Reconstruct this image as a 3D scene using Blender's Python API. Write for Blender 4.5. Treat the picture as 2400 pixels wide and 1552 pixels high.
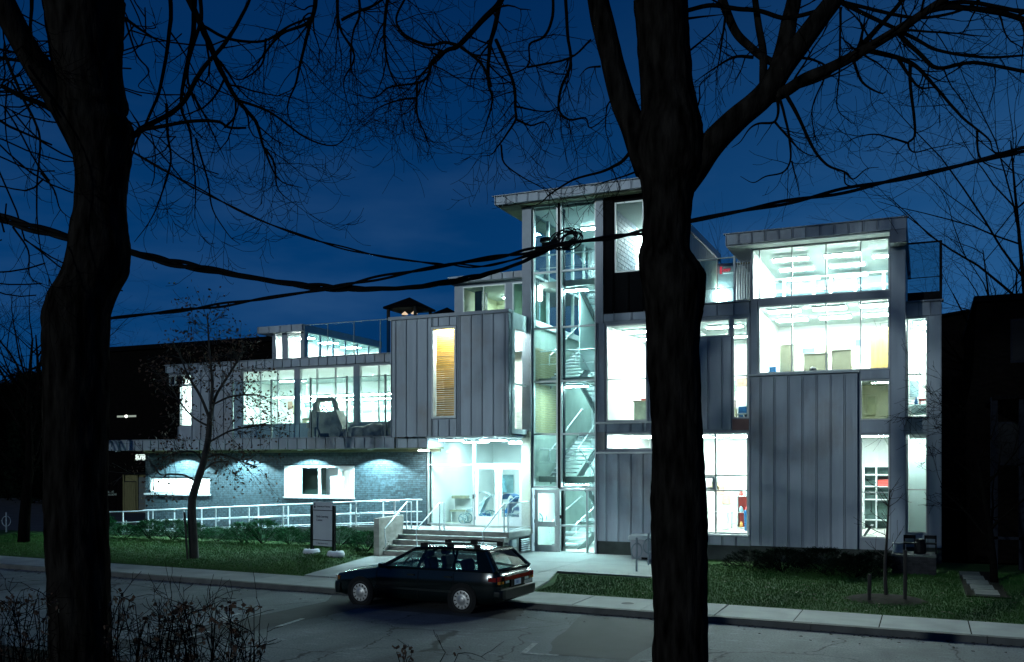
import bpy, math, random
import numpy as np
from mathutils import Vector, Matrix, noise as mnoise
R = math.radians
scene = bpy.context.scene
for o in list(bpy.data.objects):
    bpy.data.objects.remove(o)
COL = scene.collection

# ------------------------------------------------------------------ camera
TH = R(23.79); CT, ST = math.cos(TH), math.sin(TH)
FPX, HY, EYE = 2200.0, 1090.0, 3.15          # focal length in photo pixels, horizon row, eye height
cam = bpy.data.cameras.new('camera'); camo = bpy.data.objects.new('camera', cam); COL.objects.link(camo)
cam.sensor_width = 36; cam.lens = FPX / 2400 * 36; cam.shift_y = (HY - 776) / 2400
cam.clip_start = 0.1; cam.clip_end = 3000
camo.location = (0, 0, EYE); camo.rotation_euler = (R(90), 0, TH)
scene.camera = camo

# ------------------------------------------------------------------ sky, street-side light, exposure
world = bpy.data.worlds.new('World'); scene.world = world; world.use_nodes = True
def build_sky():
    nt = world.node_tree; nt.nodes.clear(); N = nt.nodes.new; L = nt.links.new
    out = N('ShaderNodeOutputWorld'); bg = N('ShaderNodeBackground'); bg.inputs['Strength'].default_value = 1.0
    tc = N('ShaderNodeTexCoord'); sep = N('ShaderNodeSeparateXYZ'); L(tc.outputs['Generated'], sep.inputs[0])
    rp = N('ShaderNodeValToRGB'); L(sep.outputs['Z'], rp.inputs[0])
    e = rp.color_ramp.elements
    e[0].position = 0.0; e[0].color = (.0030, .047, .152, 1)
    e[1].position = 0.75; e[1].color = (.0003, .011, .058, 1)
    for p, c in ((.10, (.0026, .046, .160)), (.22, (.0010, .037, .138)), (.36, (.0006, .027, .108)), (.5, (.0004, .0185, .083))):
        k = e.new(p); k.color = (*c, 1)
    # brighter, greyer town glow towards the right-hand end of the street
    dot = N('ShaderNodeVectorMath'); dot.operation = 'DOT_PRODUCT'; L(tc.outputs['Generated'], dot.inputs[0])
    dot.inputs[1].default_value = (math.cos(R(55)), math.sin(R(55)), 0)
    mr = N('ShaderNodeMapRange'); mr.interpolation_type = 'SMOOTHSTEP'
    mr.inputs['From Min'].default_value = .45; mr.inputs['From Max'].default_value = 1.0
    L(dot.outputs['Value'], mr.inputs['Value'])
    lo = N('ShaderNodeMapRange'); lo.inputs['From Min'].default_value = .7; lo.inputs['From Max'].default_value = 0.0
    L(sep.outputs['Z'], lo.inputs['Value'])
    gl = N('ShaderNodeMath'); gl.operation = 'MULTIPLY'; L(mr.outputs[0], gl.inputs[0]); L(lo.outputs[0], gl.inputs[1])
    # thin evening cloud
    mp = N('ShaderNodeMapping'); mp.inputs['Scale'].default_value = (1.6, 1.6, 6.0); L(tc.outputs['Generated'], mp.inputs[0])
    nz = N('ShaderNodeTexNoise'); nz.inputs['Scale'].default_value = 2.2; nz.inputs['Detail'].default_value = 5; nz.inputs['Roughness'].default_value = .55
    L(mp.outputs[0], nz.inputs['Vector'])
    cr = N('ShaderNodeMapRange'); cr.inputs['From Min'].default_value = .45; cr.inputs['From Max'].default_value = .75
    L(nz.outputs[0], cr.inputs['Value'])
    cl = N('ShaderNodeMath'); cl.operation = 'MULTIPLY'; L(cr.outputs[0], cl.inputs[0])
    lo2 = N('ShaderNodeMapRange'); lo2.inputs['From Min'].default_value = .45; lo2.inputs['From Max'].default_value = 0.05
    L(sep.outputs['Z'], lo2.inputs['Value']); L(lo2.outputs[0], cl.inputs[1])
    def addc(prev, fac, col):
        m = N('ShaderNodeMix'); m.data_type = 'RGBA'; m.blend_type = 'ADD'; m.clamp_factor = True
        L(fac, m.inputs['Factor']); L(prev, m.inputs[6]); m.inputs[7].default_value = (*col, 1); return m.outputs[2]
    c = addc(rp.outputs[0], gl.outputs[0], (.020, .075, .150))
    c = addc(c, cl.outputs[0], (.022, .040, .058))
    L(c, bg.inputs['Color']); L(bg.outputs[0], out.inputs[0])
build_sky()
sun = bpy.data.lights.new('sun', 'SUN'); suno = bpy.data.objects.new('sun', sun); COL.objects.link(suno)
sun.energy = .66; sun.angle = R(1.6); sun.color = (.74, .92, .98)
SUN_AZ, SUN_EL = R(17), R(10.5)
sd = Vector((math.sin(SUN_AZ) * math.cos(SUN_EL), math.cos(SUN_AZ) * math.cos(SUN_EL), -math.sin(SUN_EL)))
suno.rotation_euler = sd.to_track_quat('-Z', 'Y').to_euler(); suno.location = (-20, -20, 30)
scene.view_settings.view_transform = 'Standard'; scene.view_settings.look = 'None'
scene.view_settings.exposure = 0; scene.view_settings.gamma = 1
scene.view_settings.use_curve_mapping = False
cy = scene.cycles
cy.use_denoising = True; cy.max_bounces = 9; cy.diffuse_bounces = 5; cy.glossy_bounces = 4; cy.transparent_max_bounces = 24
cy.sample_clamp_indirect = 6; cy.caustics_reflective = False; cy.caustics_refractive = False
try: cy.use_light_tree = True
except Exception: pass

# ------------------------------------------------------------------ helpers
def FX(px, Y):
    c = (px - 1200) / FPX; return Y * (c * CT - ST) / (c * ST + CT)
def FZ(px, py, Y):
    c = (px - 1200) / FPX; t = Y / (c * ST + CT); return EYE + (HY - py) / FPX * t
def W(px, py, t):
    r = (px - 1200) / FPX * t; return Vector((r * CT - t * ST, r * ST + t * CT, EYE + (HY - py) / FPX * t))

def tag(o, label=None, cat=None, group=None, kind=None):
    if label: o['label'] = label
    if cat: o['category'] = cat
    if group: o['group'] = group
    if kind: o['kind'] = kind
    return o
def thing(name, label, cat, loc=(0, 0, 0), rz=0, group=None):
    o = bpy.data.objects.new(name, None); COL.objects.link(o)
    o.location = loc; o.rotation_euler = (0, 0, rz); o.empty_display_size = .3
    return tag(o, label, cat, group)
def root_of(o):
    while o.parent: o = o.parent
    return o

class MB:
    """collects geometry for ONE mesh object"""
    def __init__(s): s.v = []; s.f = []; s.m = []; s.mi = 0
    def quad(s, a, b, c, d):
        i = len(s.v); s.v += [tuple(a), tuple(b), tuple(c), tuple(d)]; s.f.append((i, i+1, i+2, i+3)); s.m.append(s.mi)
    def tri(s, a, b, c):
        i = len(s.v); s.v += [tuple(a), tuple(b), tuple(c)]; s.f.append((i, i+1, i+2)); s.m.append(s.mi)
    def box(s, x0, x1, y0, y1, z0, z1):
        i = len(s.v)
        s.v += [(x0,y0,z0),(x1,y0,z0),(x1,y1,z0),(x0,y1,z0),(x0,y0,z1),(x1,y0,z1),(x1,y1,z1),(x0,y1,z1)]
        for q in ((0,3,2,1),(4,5,6,7),(0,1,5,4),(1,2,6,5),(2,3,7,6),(3,0,4,7)):
            s.f.append(tuple(i+k for k in q)); s.m.append(s.mi)
        return s
    def obox(s, c, ax, ay, az):                 # oriented box from a centre and three half-axes
        c, ax, ay, az = Vector(c), Vector(ax), Vector(ay), Vector(az); i = len(s.v)
        for k in ((-1,-1,-1),(1,-1,-1),(1,1,-1),(-1,1,-1),(-1,-1,1),(1,-1,1),(1,1,1),(-1,1,1)):
            s.v.append(tuple(c + ax*k[0] + ay*k[1] + az*k[2]))
        for q in ((0,3,2,1),(4,5,6,7),(0,1,5,4),(1,2,6,5),(2,3,7,6),(3,0,4,7)):
            s.f.append(tuple(i+k for k in q)); s.m.append(s.mi)
        return s
    def tube(s, pts, rad, n=6, cap=True):
        pts = [Vector(p) for p in pts]
        if not hasattr(rad, '__len__'): rad = [rad] * len(pts)
        up = None; i0 = len(s.v); k = len(pts)
        for j, p in enumerate(pts):
            d = (pts[min(j+1, k-1)] - pts[max(j-1, 0)])
            if d.length < 1e-9: d = Vector((0, 0, 1))
            d.normalize()
            if up is None:
                up = d.orthogonal().normalized()
            else:
                up = up - d * up.dot(d)
                up = up.normalized() if up.length > 1e-6 else d.orthogonal().normalized()
            b = d.cross(up)
            for a in range(n):
                an = 2 * math.pi * a / n
                s.v.append(tuple(p + (up * math.cos(an) + b * math.sin(an)) * rad[j]))
        for j in range(k - 1):
            for a in range(n):
                q = i0 + j*n; c = (a+1) % n
                s.f.append((q+a, q+c, q+n+c, q+n+a)); s.m.append(s.mi)
        if cap:
            s.f.append(tuple(i0 + a for a in reversed(range(n)))); s.m.append(s.mi)
            s.f.append(tuple(i0 + (k-1)*n + a for a in range(n))); s.m.append(s.mi)
        return s
    def lathe(s, c, prof, axis='z', n=20, close=True):   # prof: (radius, height)
        i0 = len(s.v); k = len(prof); c = Vector(c)
        for (r, h) in prof:
            for a in range(n):
                an = 2*math.pi*a/n; x, y = r*math.cos(an), r*math.sin(an)
                s.v.append(tuple(c + Vector({'z': (x, y, h), 'y': (x, h, y), 'x': (h, x, y)}[axis])))
        for j in range(k-1):
            for a in range(n):
                q = i0+j*n; b = (a+1) % n
                s.f.append((q+a, q+b, q+n+b, q+n+a)); s.m.append(s.mi)
        if close:
            s.f.append(tuple(i0+a for a in reversed(range(n)))); s.m.append(s.mi)
            s.f.append(tuple(i0+(k-1)*n+a for a in range(n))); s.m.append(s.mi)
        return s
    def loft(s, rings, cap=True):
        i0 = len(s.v); n = len(rings[0])
        for r in rings: s.v += [tuple(p) for p in r]
        for j in range(len(rings)-1):
            for a in range(n):
                q = i0+j*n; b = (a+1) % n
                s.f.append((q+a, q+b, q+n+b, q+n+a)); s.m.append(s.mi)
        if cap:
            s.f.append(tuple(i0+a for a in reversed(range(n)))); s.m.append(s.mi)
            s.f.append(tuple(i0+(len(rings)-1)*n+a for a in range(n))); s.m.append(s.mi)
        return s
    def prism(s, poly, axis, a0, a1):           # poly in the plane across axis ('y': (x,z); 'z': (x,y); 'x': (y,z))
        mk = {'y': lambda p, a: (p[0], a, p[1]), 'z': lambda p, a: (p[0], p[1], a), 'x': lambda p, a: (a, p[0], p[1])}[axis]
        return s.loft([[mk(p, a0) for p in poly], [mk(p, a1) for p in poly]])
    def build(s, name, mat, parent=None, local=False, smooth=False, bevel=0, kind=None, auto=None):
        me = bpy.data.meshes.new(name)
        if parent is not None and not local:
            L = root_of(parent).location; v = [(a-L.x, b-L.y, c-L.z) for a, b, c in s.v]
        else: v = s.v
        me.from_pydata(v, [], s.f)
        for m in (mat if isinstance(mat, (list, tuple)) else [mat]): me.materials.append(m)
        if any(s.m): me.polygons.foreach_set('material_index', s.m)
        if smooth: me.polygons.foreach_set('use_smooth', [True]*len(me.polygons))
        if smooth and auto:
            try: me.set_sharp_from_angle(angle=R(auto))
            except Exception: pass
        me.update()
        o = bpy.data.objects.new(name, me); COL.objects.link(o)
        if parent is not None: o.parent = parent
        if bevel:
            b = o.modifiers.new('bevel', 'BEVEL'); b.width = bevel; b.segments = 2; b.limit_method = 'ANGLE'
        if kind: o['kind'] = kind
        return o

def copy_tree(o, parent=None):
    c = o.copy(); COL.objects.link(c)
    if parent is not None: c.parent = parent
    for ch in list(o.children): copy_tree(ch, c)
    return c
def text_mesh(name, body, size, mat, loc, rot, parent=None, extrude=.004, align='LEFT', bold=0.0):
    cu = bpy.data.curves.new(name, 'FONT'); cu.body = body; cu.size = size; cu.extrude = extrude; cu.align_x = align; cu.offset = bold
    t = bpy.data.objects.new(name, cu); COL.objects.link(t)
    dg = bpy.context.evaluated_depsgraph_get(); me = bpy.data.meshes.new_from_object(t.evaluated_get(dg))
    bpy.data.objects.remove(t); me.materials.clear(); me.materials.append(mat)
    o = bpy.data.objects.new(name, me); COL.objects.link(o); o.rotation_euler = rot
    if parent is not None:
        o.parent = parent; o.location = Vector(loc) - root_of(parent).location
    else: o.location = loc
    return o

# ------------------------------------------------------------------ materials
MATS = {}
def mat(name, col, rough=.6, metal=0.0, var=.15, scale=6.0, stretch=(1, 1, 1), bump=0.0, bscale=None, rnd=0.0, spec=.5, col2=None, detail=4.0, trans=None, emit=None):
    m = bpy.data.materials.new(name); m.use_nodes = True; nt = m.node_tree; N = nt.nodes.new; L = nt.links.new
    b = nt.nodes['Principled BSDF']; b.inputs['Roughness'].default_value = rough; b.inputs['Metallic'].default_value = metal
    b.inputs['Specular IOR Level'].default_value = spec
    tc = N('ShaderNodeTexCoord'); mp = N('ShaderNodeMapping'); mp.inputs['Scale'].default_value = stretch
    gp = N('ShaderNodeNewGeometry'); L(gp.outputs['Position'], mp.inputs[0])
    nz = N('ShaderNodeTexNoise'); nz.inputs['Scale'].default_value = scale; nz.inputs['Detail'].default_value = detail; L(mp.outputs[0], nz.inputs['Vector'])
    mr = N('ShaderNodeMapRange'); mr.inputs['From Min'].default_value = .3; mr.inputs['From Max'].default_value = .7; L(nz.outputs[0], mr.inputs['Value'])
    mx = N('ShaderNodeMix'); mx.data_type = 'RGBA'; L(mr.outputs[0], mx.inputs['Factor'])
    c2 = col2 if col2 else tuple(min(1, c*(1+var)) for c in col)
    c1 = col if col2 else tuple(c*(1-var) for c in col)
    mx.inputs[6].default_value = (*c1, 1); mx.inputs[7].default_value = (*c2, 1)
    last = mx.outputs[2]
    if rnd:
        oi = N('ShaderNodeObjectInfo'); m2 = N('ShaderNodeMapRange'); m2.inputs['To Min'].default_value = 1-rnd; m2.inputs['To Max'].default_value = 1+rnd
        L(oi.outputs['Random'], m2.inputs['Value'])
        hs = N('ShaderNodeHueSaturation'); L(m2.outputs[0], hs.inputs['Value']); L(last, hs.inputs['Color']); last = hs.outputs[0]
    L(last, b.inputs['Base Color'])
    if bump:
        n2 = N('ShaderNodeTexNoise'); n2.inputs['Scale'].default_value = bscale or scale*4; n2.inputs['Detail'].default_value = 6; L(mp.outputs[0], n2.inputs['Vector'])
        bp = N('ShaderNodeBump'); bp.inputs['Strength'].default_value = bump; bp.inputs['Distance'].default_value = .02; L(n2.outputs[0], bp.inputs['Height']); L(bp.outputs[0], b.inputs['Normal'])
    if trans: b.inputs['Transmission Weight'].default_value = trans
    if emit:
        b.inputs['Emission Color'].default_value = (*emit[0], 1); b.inputs['Emission Strength'].default_value = emit[1]
    MATS[name] = m; return m
def emat(name, col, st):
    m = bpy.data.materials.new(name); m.use_nodes = True; nt = m.node_tree; nt.nodes.clear()
    o = nt.nodes.new('ShaderNodeOutputMaterial'); e = nt.nodes.new('ShaderNodeEmission'); e.inputs[0].default_value = (*col, 1); e.inputs[1].default_value = st
    nt.links.new(e.outputs[0], o.inputs[0]); return m
def glassmat(name, tint, refl=.05, rough=0.0):
    m = bpy.data.materials.new(name); m.use_nodes = True; nt = m.node_tree; nt.nodes.clear(); N = nt.nodes.new; L = nt.links.new
    o = N('ShaderNodeOutputMaterial'); mx = N('ShaderNodeMixShader'); t = N('ShaderNodeBsdfTransparent'); g = N('ShaderNodeBsdfGlossy')
    t.inputs[0].default_value = (*tint, 1); g.inputs['Roughness'].default_value = rough; g.inputs['Color'].default_value = (.95, .95, .95, 1)
    lw = N('ShaderNodeLayerWeight'); lw.inputs['Blend'].default_value = .5
    p = N('ShaderNodeMath'); p.operation = 'POWER'; p.inputs[1].default_value = 4.0; L(lw.outputs['Facing'], p.inputs[0])
    ma = N('ShaderNodeMath'); ma.operation = 'MULTIPLY_ADD'; ma.inputs[1].default_value = .8; ma.inputs[2].default_value = refl; L(p.outputs[0], ma.inputs[0])
    L(ma.outputs[0], mx.inputs[0]); L(t.outputs[0], mx.inputs[1]); L(g.outputs[0], mx.inputs[2]); L(mx.outputs[0], o.inputs[0]); return m

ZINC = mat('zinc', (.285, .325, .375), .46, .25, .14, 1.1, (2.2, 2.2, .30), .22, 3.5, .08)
def shade_and_streaks(m, col, lo, hi, scale, stretch):
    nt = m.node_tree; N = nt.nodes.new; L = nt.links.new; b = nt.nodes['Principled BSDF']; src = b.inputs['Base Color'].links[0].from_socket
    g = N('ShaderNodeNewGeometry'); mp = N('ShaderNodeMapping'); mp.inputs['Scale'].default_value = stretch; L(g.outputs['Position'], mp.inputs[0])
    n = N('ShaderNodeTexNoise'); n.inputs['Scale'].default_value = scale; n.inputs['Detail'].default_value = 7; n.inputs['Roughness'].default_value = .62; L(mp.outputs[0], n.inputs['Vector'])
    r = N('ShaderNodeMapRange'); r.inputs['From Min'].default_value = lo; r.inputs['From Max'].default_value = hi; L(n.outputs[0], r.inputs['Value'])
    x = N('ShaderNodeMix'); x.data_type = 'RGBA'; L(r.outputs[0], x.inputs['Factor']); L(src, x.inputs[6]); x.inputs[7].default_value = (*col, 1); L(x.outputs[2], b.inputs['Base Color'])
shade_and_streaks(ZINC, (.22, .20, .19), .54, .78, .55, (1, 1, .8)); shade_and_streaks(ZINC, (.33, .365, .41), .54, .80, 5, (2.5, 2.5, .12))  # brown patches paint a tree's reflections and shadows; second call adds pale streaks
ZINCD = mat('zinc_trim', (.215, .24, .275), .45, .3, .12, 2)
COPPER = mat('brown_cladding', (.20, .10, .085), .5, .2, .2, 3)
BLACKP = mat('charcoal_cladding', (.004, .004, .005), .6, .0, .2, 3, spec=.06)
ALU = mat('aluminium', (.42, .45, .45), .38, .35, .08, 5)
WHITEF = mat('white_frame', (.72, .76, .76), .4, 0, .05, 6)
STEEL = mat('galvanised_steel', (.68, .74, .76), .4, .2, .15, 20)
GLASS = glassmat('clear_glass', (.90, .985, .97))
GLASSG = glassmat('green_glass', (.78, .95, .91), .07)
GUARD = glassmat('guard_glass', (.70, .86, .88), .09)
BRICK = mat('brick', (.045, .074, .088), .7, 0, .3, 14, rnd=.38, bump=.25, bscale=60)
BRICKS = mat('brick_field', (.045, .074, .088), .7, 0, .45, 9, rnd=.0, bump=.25, bscale=60)
MORTAR = mat('mortar', (.012, .016, .018), .9, 0, .2, 30, bump=.2)
CONC = mat('concrete', (.36, .36, .34), .8, 0, .18, 2.5, bump=.12, bscale=40)
CONCW = mat('weathered_concrete', (.30, .28, .25), .85, 0, .28, 3, (1, 1, 2), bump=.15, bscale=40)
PAVE = mat('sidewalk_concrete', (.29, .30, .295), .85, 0, .16, 1.4, bump=.12, bscale=50, rnd=.09)
STONE = mat('dark_stone', (.10, .11, .105), .9, 0, .25, 3, bump=.15, bscale=40, rnd=.15)  # darker concrete for the stepping slabs and coping stones
KERB = mat('kerb_concrete', (.085, .085, .08), .85, 0, .25, 3, bump=.15, bscale=40)
PLAZA = mat('plaza_concrete', (.25, .265, .26), .8, 0, .10, 1.2, bump=.06, bscale=60)
INTW = mat('white_plaster', (.78, .80, .78), .7, 0, .03, 2)
INTC = mat('white_ceiling', (.40, .47, .46), .8, 0, .04, 2)
INTF = mat('pale_floor', (.46, .46, .42), .35, 0, .08, 3)
INTG = mat('olive_wall', (.30, .31, .20), .6, 0, .08, 2)
SLAT = mat('yellow_wood', (.40, .20, .035), .45, 0, .45, 3, (.4, 1, 12))
WOOD = mat('oak_wood', (.30, .20, .07), .5, 0, .3, 2, (6, 1, .6))
SHEDW = mat('shed_timber', (.17, .15, .055), .8, 0, .3, 3, (6, 1, .6))
GREYB = mat('grey_board', (.30, .29, .20), .6, 0, .1, 3)
DARK = mat('black_paint', (.005, .005, .006), .5, 0, .2, 8, spec=.12)
BLUE = mat('blue_plastic', (.02, .14, .34), .4, 0, .1, 8)
RED = mat('red_paint', (.45, .06, .05), .5, 0, .1, 8)
LBLUE = mat('pale_blue', (.25, .50, .58), .5, 0, .1, 8)
CREAM = mat('cream_panel', (.50, .50, .40), .6, 0, .07, 2)
BARK = mat('bark', (.0015, .0013, .0012), .9, 0, .4, 12, (1, 1, .22), bump=1.0, bscale=26, spec=.0, col2=(.024, .020, .017))
TWIG = mat('twig_bark', (.005, .0045, .004), .9, 0, .3, 10, spec=.0)
BARKY = mat('young_bark', (.020, .016, .014), .85, 0, .35, 14, (1, 1, .3), bump=.5, bscale=40)
DEADL = mat('withered_leaf', (.060, .026, .012), .8, 0, .5, 9, rnd=.2)
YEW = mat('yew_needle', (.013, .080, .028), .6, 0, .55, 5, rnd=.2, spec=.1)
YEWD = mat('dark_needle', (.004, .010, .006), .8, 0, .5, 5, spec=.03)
SOIL = mat('soil', (.016, .014, .011), .95, 0, .4, 8, bump=.5, spec=.05)
TURF = mat('turf', (.014, .050, .010), .95, 0, .45, 1.3, bump=.5, bscale=30, col2=(.036, .075, .020), spec=.1)
BLADE = mat('grass_blade', (.018, .085, .016), .7, 0, .4, .9, col2=(.055, .12, .030), spec=.1)
ASPH = mat('asphalt', (.105, .118, .13), .82, 0, .22, .8, (1, .35, 1), bump=.3, bscale=70, col2=(.19, .205, .22), detail=9, spec=.3)
ASPHD = mat('asphalt_patch', (.036, .037, .040), .85, 0, .22, 2.2, bump=.25, bscale=70, detail=8)
PAINT = mat('road_paint', (.50, .52, .52), .8, 0, .5, 12, col2=(.16, .16, .16))
GROUND = mat('ground', (.006, .007, .005), .95, 0, .3, .3, spec=.0)
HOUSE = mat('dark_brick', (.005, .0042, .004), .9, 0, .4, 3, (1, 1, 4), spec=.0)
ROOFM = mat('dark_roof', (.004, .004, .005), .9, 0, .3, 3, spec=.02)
SIDING = mat('pale_siding', (.10, .115, .105), .7, 0, .15, 3)
LAMP = emat('fluorescent', (.84, 1.0, .97), 230)
LAMPC = emat('cool_fluorescent', (.60, .94, 1.0), 190)
LAMPD = emat('lamp_lens', (.82, 1.0, .98), 30)
NUMBER = emat('lit_number', (.80, 1.0, .92), 1.1)
LAMPL = emat('lobby_lamp', (.60, .93, 1.0), 80)
EXITR = emat('exit_red', (1.0, .06, .09), 1.2)
# ------------------------------------------------------------------ ground, road, pavement
def YK(X): return 18.75 - .052*(X + 4)          # kerb face line
def YS(X): return YK(X) + 1.72                   # lawn-side edge of the sidewalk
KW = 8.3
def zl(X, Y):                                     # lawn height
    if X < -12:
        e = -15.45 - max(0, Y - 20.9) * .235       # edge of the plaza paving
        if X > e: return .11
        return .12 + min(.24, .015 + max(0, Y - YS(X)) * .043) * min(1, (e - X) / .8 + .05)
    return .13
g = MB(); g.quad((-900, -400, -.06), (900, -400, -.06), (900, 1500, -.06), (-900, 1500, -.06)); tag(g.build('ground', GROUND), kind='structure')
r_ = MB(); n = 60
for i in range(n):
    a, b = -110 + i*3, -107 + i*3
    r_.quad((a, YK(a)-KW, 0), (b, YK(b)-KW, 0), (b, YK(b), 0), (a, YK(a), 0))
def asphalt_look():
    nt = ASPH.node_tree; N = nt.nodes.new; L = nt.links.new; b = nt.nodes['Principled BSDF']
    src = b.inputs['Base Color'].links[0].from_socket; g = N('ShaderNodeNewGeometry')
    def fac(scale, lo, hi, stretch=(1, 1, 1), det=3):
        mp = N('ShaderNodeMapping'); mp.inputs['Scale'].default_value = stretch; L(g.outputs['Position'], mp.inputs[0])
        n = N('ShaderNodeTexNoise'); n.inputs['Scale'].default_value = scale; n.inputs['Detail'].default_value = det; L(mp.outputs[0], n.inputs['Vector'])
        m = N('ShaderNodeMapRange'); m.inputs['From Min'].default_value = lo; m.inputs['From Max'].default_value = hi; m.clamp = True; L(n.outputs[0], m.inputs['Value']); return m.outputs[0]
    def mix(prev, f, col, mode='MULTIPLY'):
        x = N('ShaderNodeMix'); x.data_type = 'RGBA'; x.blend_type = mode; L(f, x.inputs['Factor']); L(prev, x.inputs[6]); x.inputs[7].default_value = (*col, 1); return x.outputs[2]
    c = mix(src, fac(.55, .48, .62, (1, .5, 1), 6), (.55, .56, .58))           # worn and oily patches
    c = mix(c, fac(26, .50, .62, (1, 1, 1), 2), (.62, .62, .62))               # aggregate
    c = mix(c, fac(7, .60, .68, (.25, 1.6, 1), 3), (1.5, 1.5, 1.5))            # tyre-polished streaks
    vo = N('ShaderNodeTexVoronoi'); vo.feature = 'DISTANCE_TO_EDGE'; vo.inputs['Scale'].default_value = .42
    wn = N('ShaderNodeTexNoise'); wn.inputs['Scale'].default_value = 1.6; wn.inputs['Detail'].default_value = 5; L(g.outputs['Position'], wn.inputs['Vector'])
    ad = N('ShaderNodeVectorMath'); ad.operation = 'MULTIPLY_ADD'; L(wn.outputs['Color'], ad.inputs[0]); ad.inputs[1].default_value = (.9, .9, 0); L(g.outputs['Position'], ad.inputs[2]); L(ad.outputs[0], vo.inputs['Vector'])
    cr = N('ShaderNodeMapRange'); cr.inputs['From Min'].default_value = .010; cr.inputs['From Max'].default_value = .004; L(vo.outputs['Distance'], cr.inputs['Value'])
    c = mix(c, cr.outputs[0], (.25, .25, .25)); L(c, b.inputs['Base Color'])
asphalt_look()
tag(r_.build('road', ASPH), kind='structure')
random.seed(5)
def sheet(name, pts, m, z, kind='structure'):
    i = MB(); i.v = [(x, y, z) for x, y in pts]; i.f = [tuple(range(len(pts)))]; i.m = [0]
    o = i.build(name, m); o['kind'] = kind; return o
def wob(pts, k=6, a=.03):
    out = []
    for j in range(len(pts)):
        p, q = pts[j], pts[(j+1) % len(pts)]
        for s in range(k):
            f = s/k; w = a if s else 0
            out.append((p[0]+(q[0]-p[0])*f+random.uniform(-w, w), p[1]+(q[1]-p[1])*f+random.uniform(-w, w)))
    return out
sheet('asphalt_patch', wob([(-12.6, 18.9), (-11.3, 18.9), (-11.5, 15.9), (-12.0, 12.0), (-13.2, 12.0), (-12.75, 15.5)]), ASPHD, .004)
sheet('asphalt_patch', wob([(-6.6, 18.6), (-4.2, 18.5), (-4.4, 14.6), (-5.7, 14.5), (-6.1, 15.6)]), ASPHD, .004)
sheet('asphalt_patch', wob([(-13.2, 19.1), (-8.0, 18.95), (-7.6, 17.4), (-12.4, 17.6)], 8, .05), ASPHD, .006)
def mark(a, b, w=.10):
    a, b = Vector((*a, 0)), Vector((*b, 0)); d = (b-a).normalized(); nn = Vector((-d.y, d.x, 0))*w/2
    m = MB(); m.quad((a-nn)+Vector((0,0,.009)), (b-nn)+Vector((0,0,.009)), (b+nn)+Vector((0,0,.009)), (a+nn)+Vector((0,0,.009)))
    tag(m.build('road_marking', PAINT), kind='structure')
mark((-11.53, 14.85), (-11.66, 15.85)); mark((-13.14, 15.0), (-13.3, 15.85)); mark((-12.3, 13.2), (-12.4, 13.9))
mark((-6.15, 14.39), (-6.31, 15.34)); mark((-6.19, 14.42), (-5.55, 14.50)); mark((-4.15, 14.3), (-3.8, 14.95)); mark((-4.5, 14.25), (-4.1, 14.3))
# manhole lid in the sidewalk and damp stain are left to the concrete material
kb = MB()
for i in range(60):
    a, b = -110+i*3, -107+i*3
    kb.loft([[(x, YK(x), 0), (x, YK(x)+.02, .125), (x, YK(x)+.16, .128), (x, YK(x)+.16, 0)] for x in (a, b-.012)])
tag(kb.build('kerb', KERB), kind='structure')
sw = MB()
for i in range(60):
    a, b = -110+i*3, -107+i*3
    sw.quad((a, YK(a)+.16, .118), (b, YK(b)+.16, .118), (b, YS(b), .118), (a, YS(a), .118))
swo = tag(sw.build('sidewalk', SOIL), kind='structure')
x = -38.0
while x < 6:
    w = 1.55; a, b = x+.012, x+w-.012; s = MB(); h = random.uniform(-.003, .003)
    s.loft([[(q, YK(q)+.172, .1), (q, YK(q)+.172, .13+h), (q, YS(q)-.01, .132+h), (q, YS(q)-.01, .1)] for q in (a, b)])
    s.build('slab', PAVE, swo); x += w
# lawns
def lawn(name, x0, x1, y0f, y1f, step=.6):
    m = MB(); xs = np.arange(x0, x1+1e-6, step)
    for a, b in zip(xs[:-1], xs[1:]):
        for j in range(8):
            f0, f1 = j/8, (j+1)/8
            P = [(X, y0f(X)+(y1f(X)-y0f(X))*f) for X, f in ((a, f0), (b, f0), (b, f1), (a, f1))]
            m.quad(*[(p[0], p[1], zl(*p)) for p in P])
    return tag(m.build(name, TURF, smooth=True), kind='structure')
def lend(X): return 28.1
LAWN_R0 = -8.9
lawn('lawn', -60, -15.0, YS, lend)
lawn('lawn', -9.9, 30, YS, lambda X: 32.0)
tag(MB().box(-15.0, -9.9, 29.0, 45, -.05, .10).build('foundation_soil', SOIL), kind='structure')
# plaza paving with joints, 5 mm above the lawn
def zplaza(X, Y): return .165
pz = MB(); P = [(-15.45, YS(-15.45)), (-8.6, YS(-8.6)), (-8.9, 22.5), (-9.5, 24.72), (-6.7, 24.4), (-6.6, 30.0), (-16.75, 30.0), (-16.72, 26.5)]
pzo = MB(); pzo.v = [(x, y, .15) for x, y in P]; pzo.f = [tuple(range(len(P)))]; pzo.m = [0]
plaza = tag(pzo.build('plaza', SOIL), kind='structure')
def clip_poly(P, ax, lo, hi):
    def half(Q, f):
        out = []
        for j in range(len(Q)):
            a, b = Q[j], Q[(j+1) % len(Q)]; fa, fb = f(a), f(b)
            if fa >= 0: out.append(a)
            if (fa >= 0) != (fb >= 0):
                t = fa/(fa-fb); out.append((a[0]+(b[0]-a[0])*t, a[1]+(b[1]-a[1])*t))
        return out
    Q = half(P, lambda p: p[ax]-lo)
    return half(Q, lambda p: hi-p[ax]) if Q else Q
xg = [-17.2, -14.6, -12.2, -9.8, -6.5]; yg = [20.2, 22.3, 24.5, 27.0, 30.1]
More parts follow.
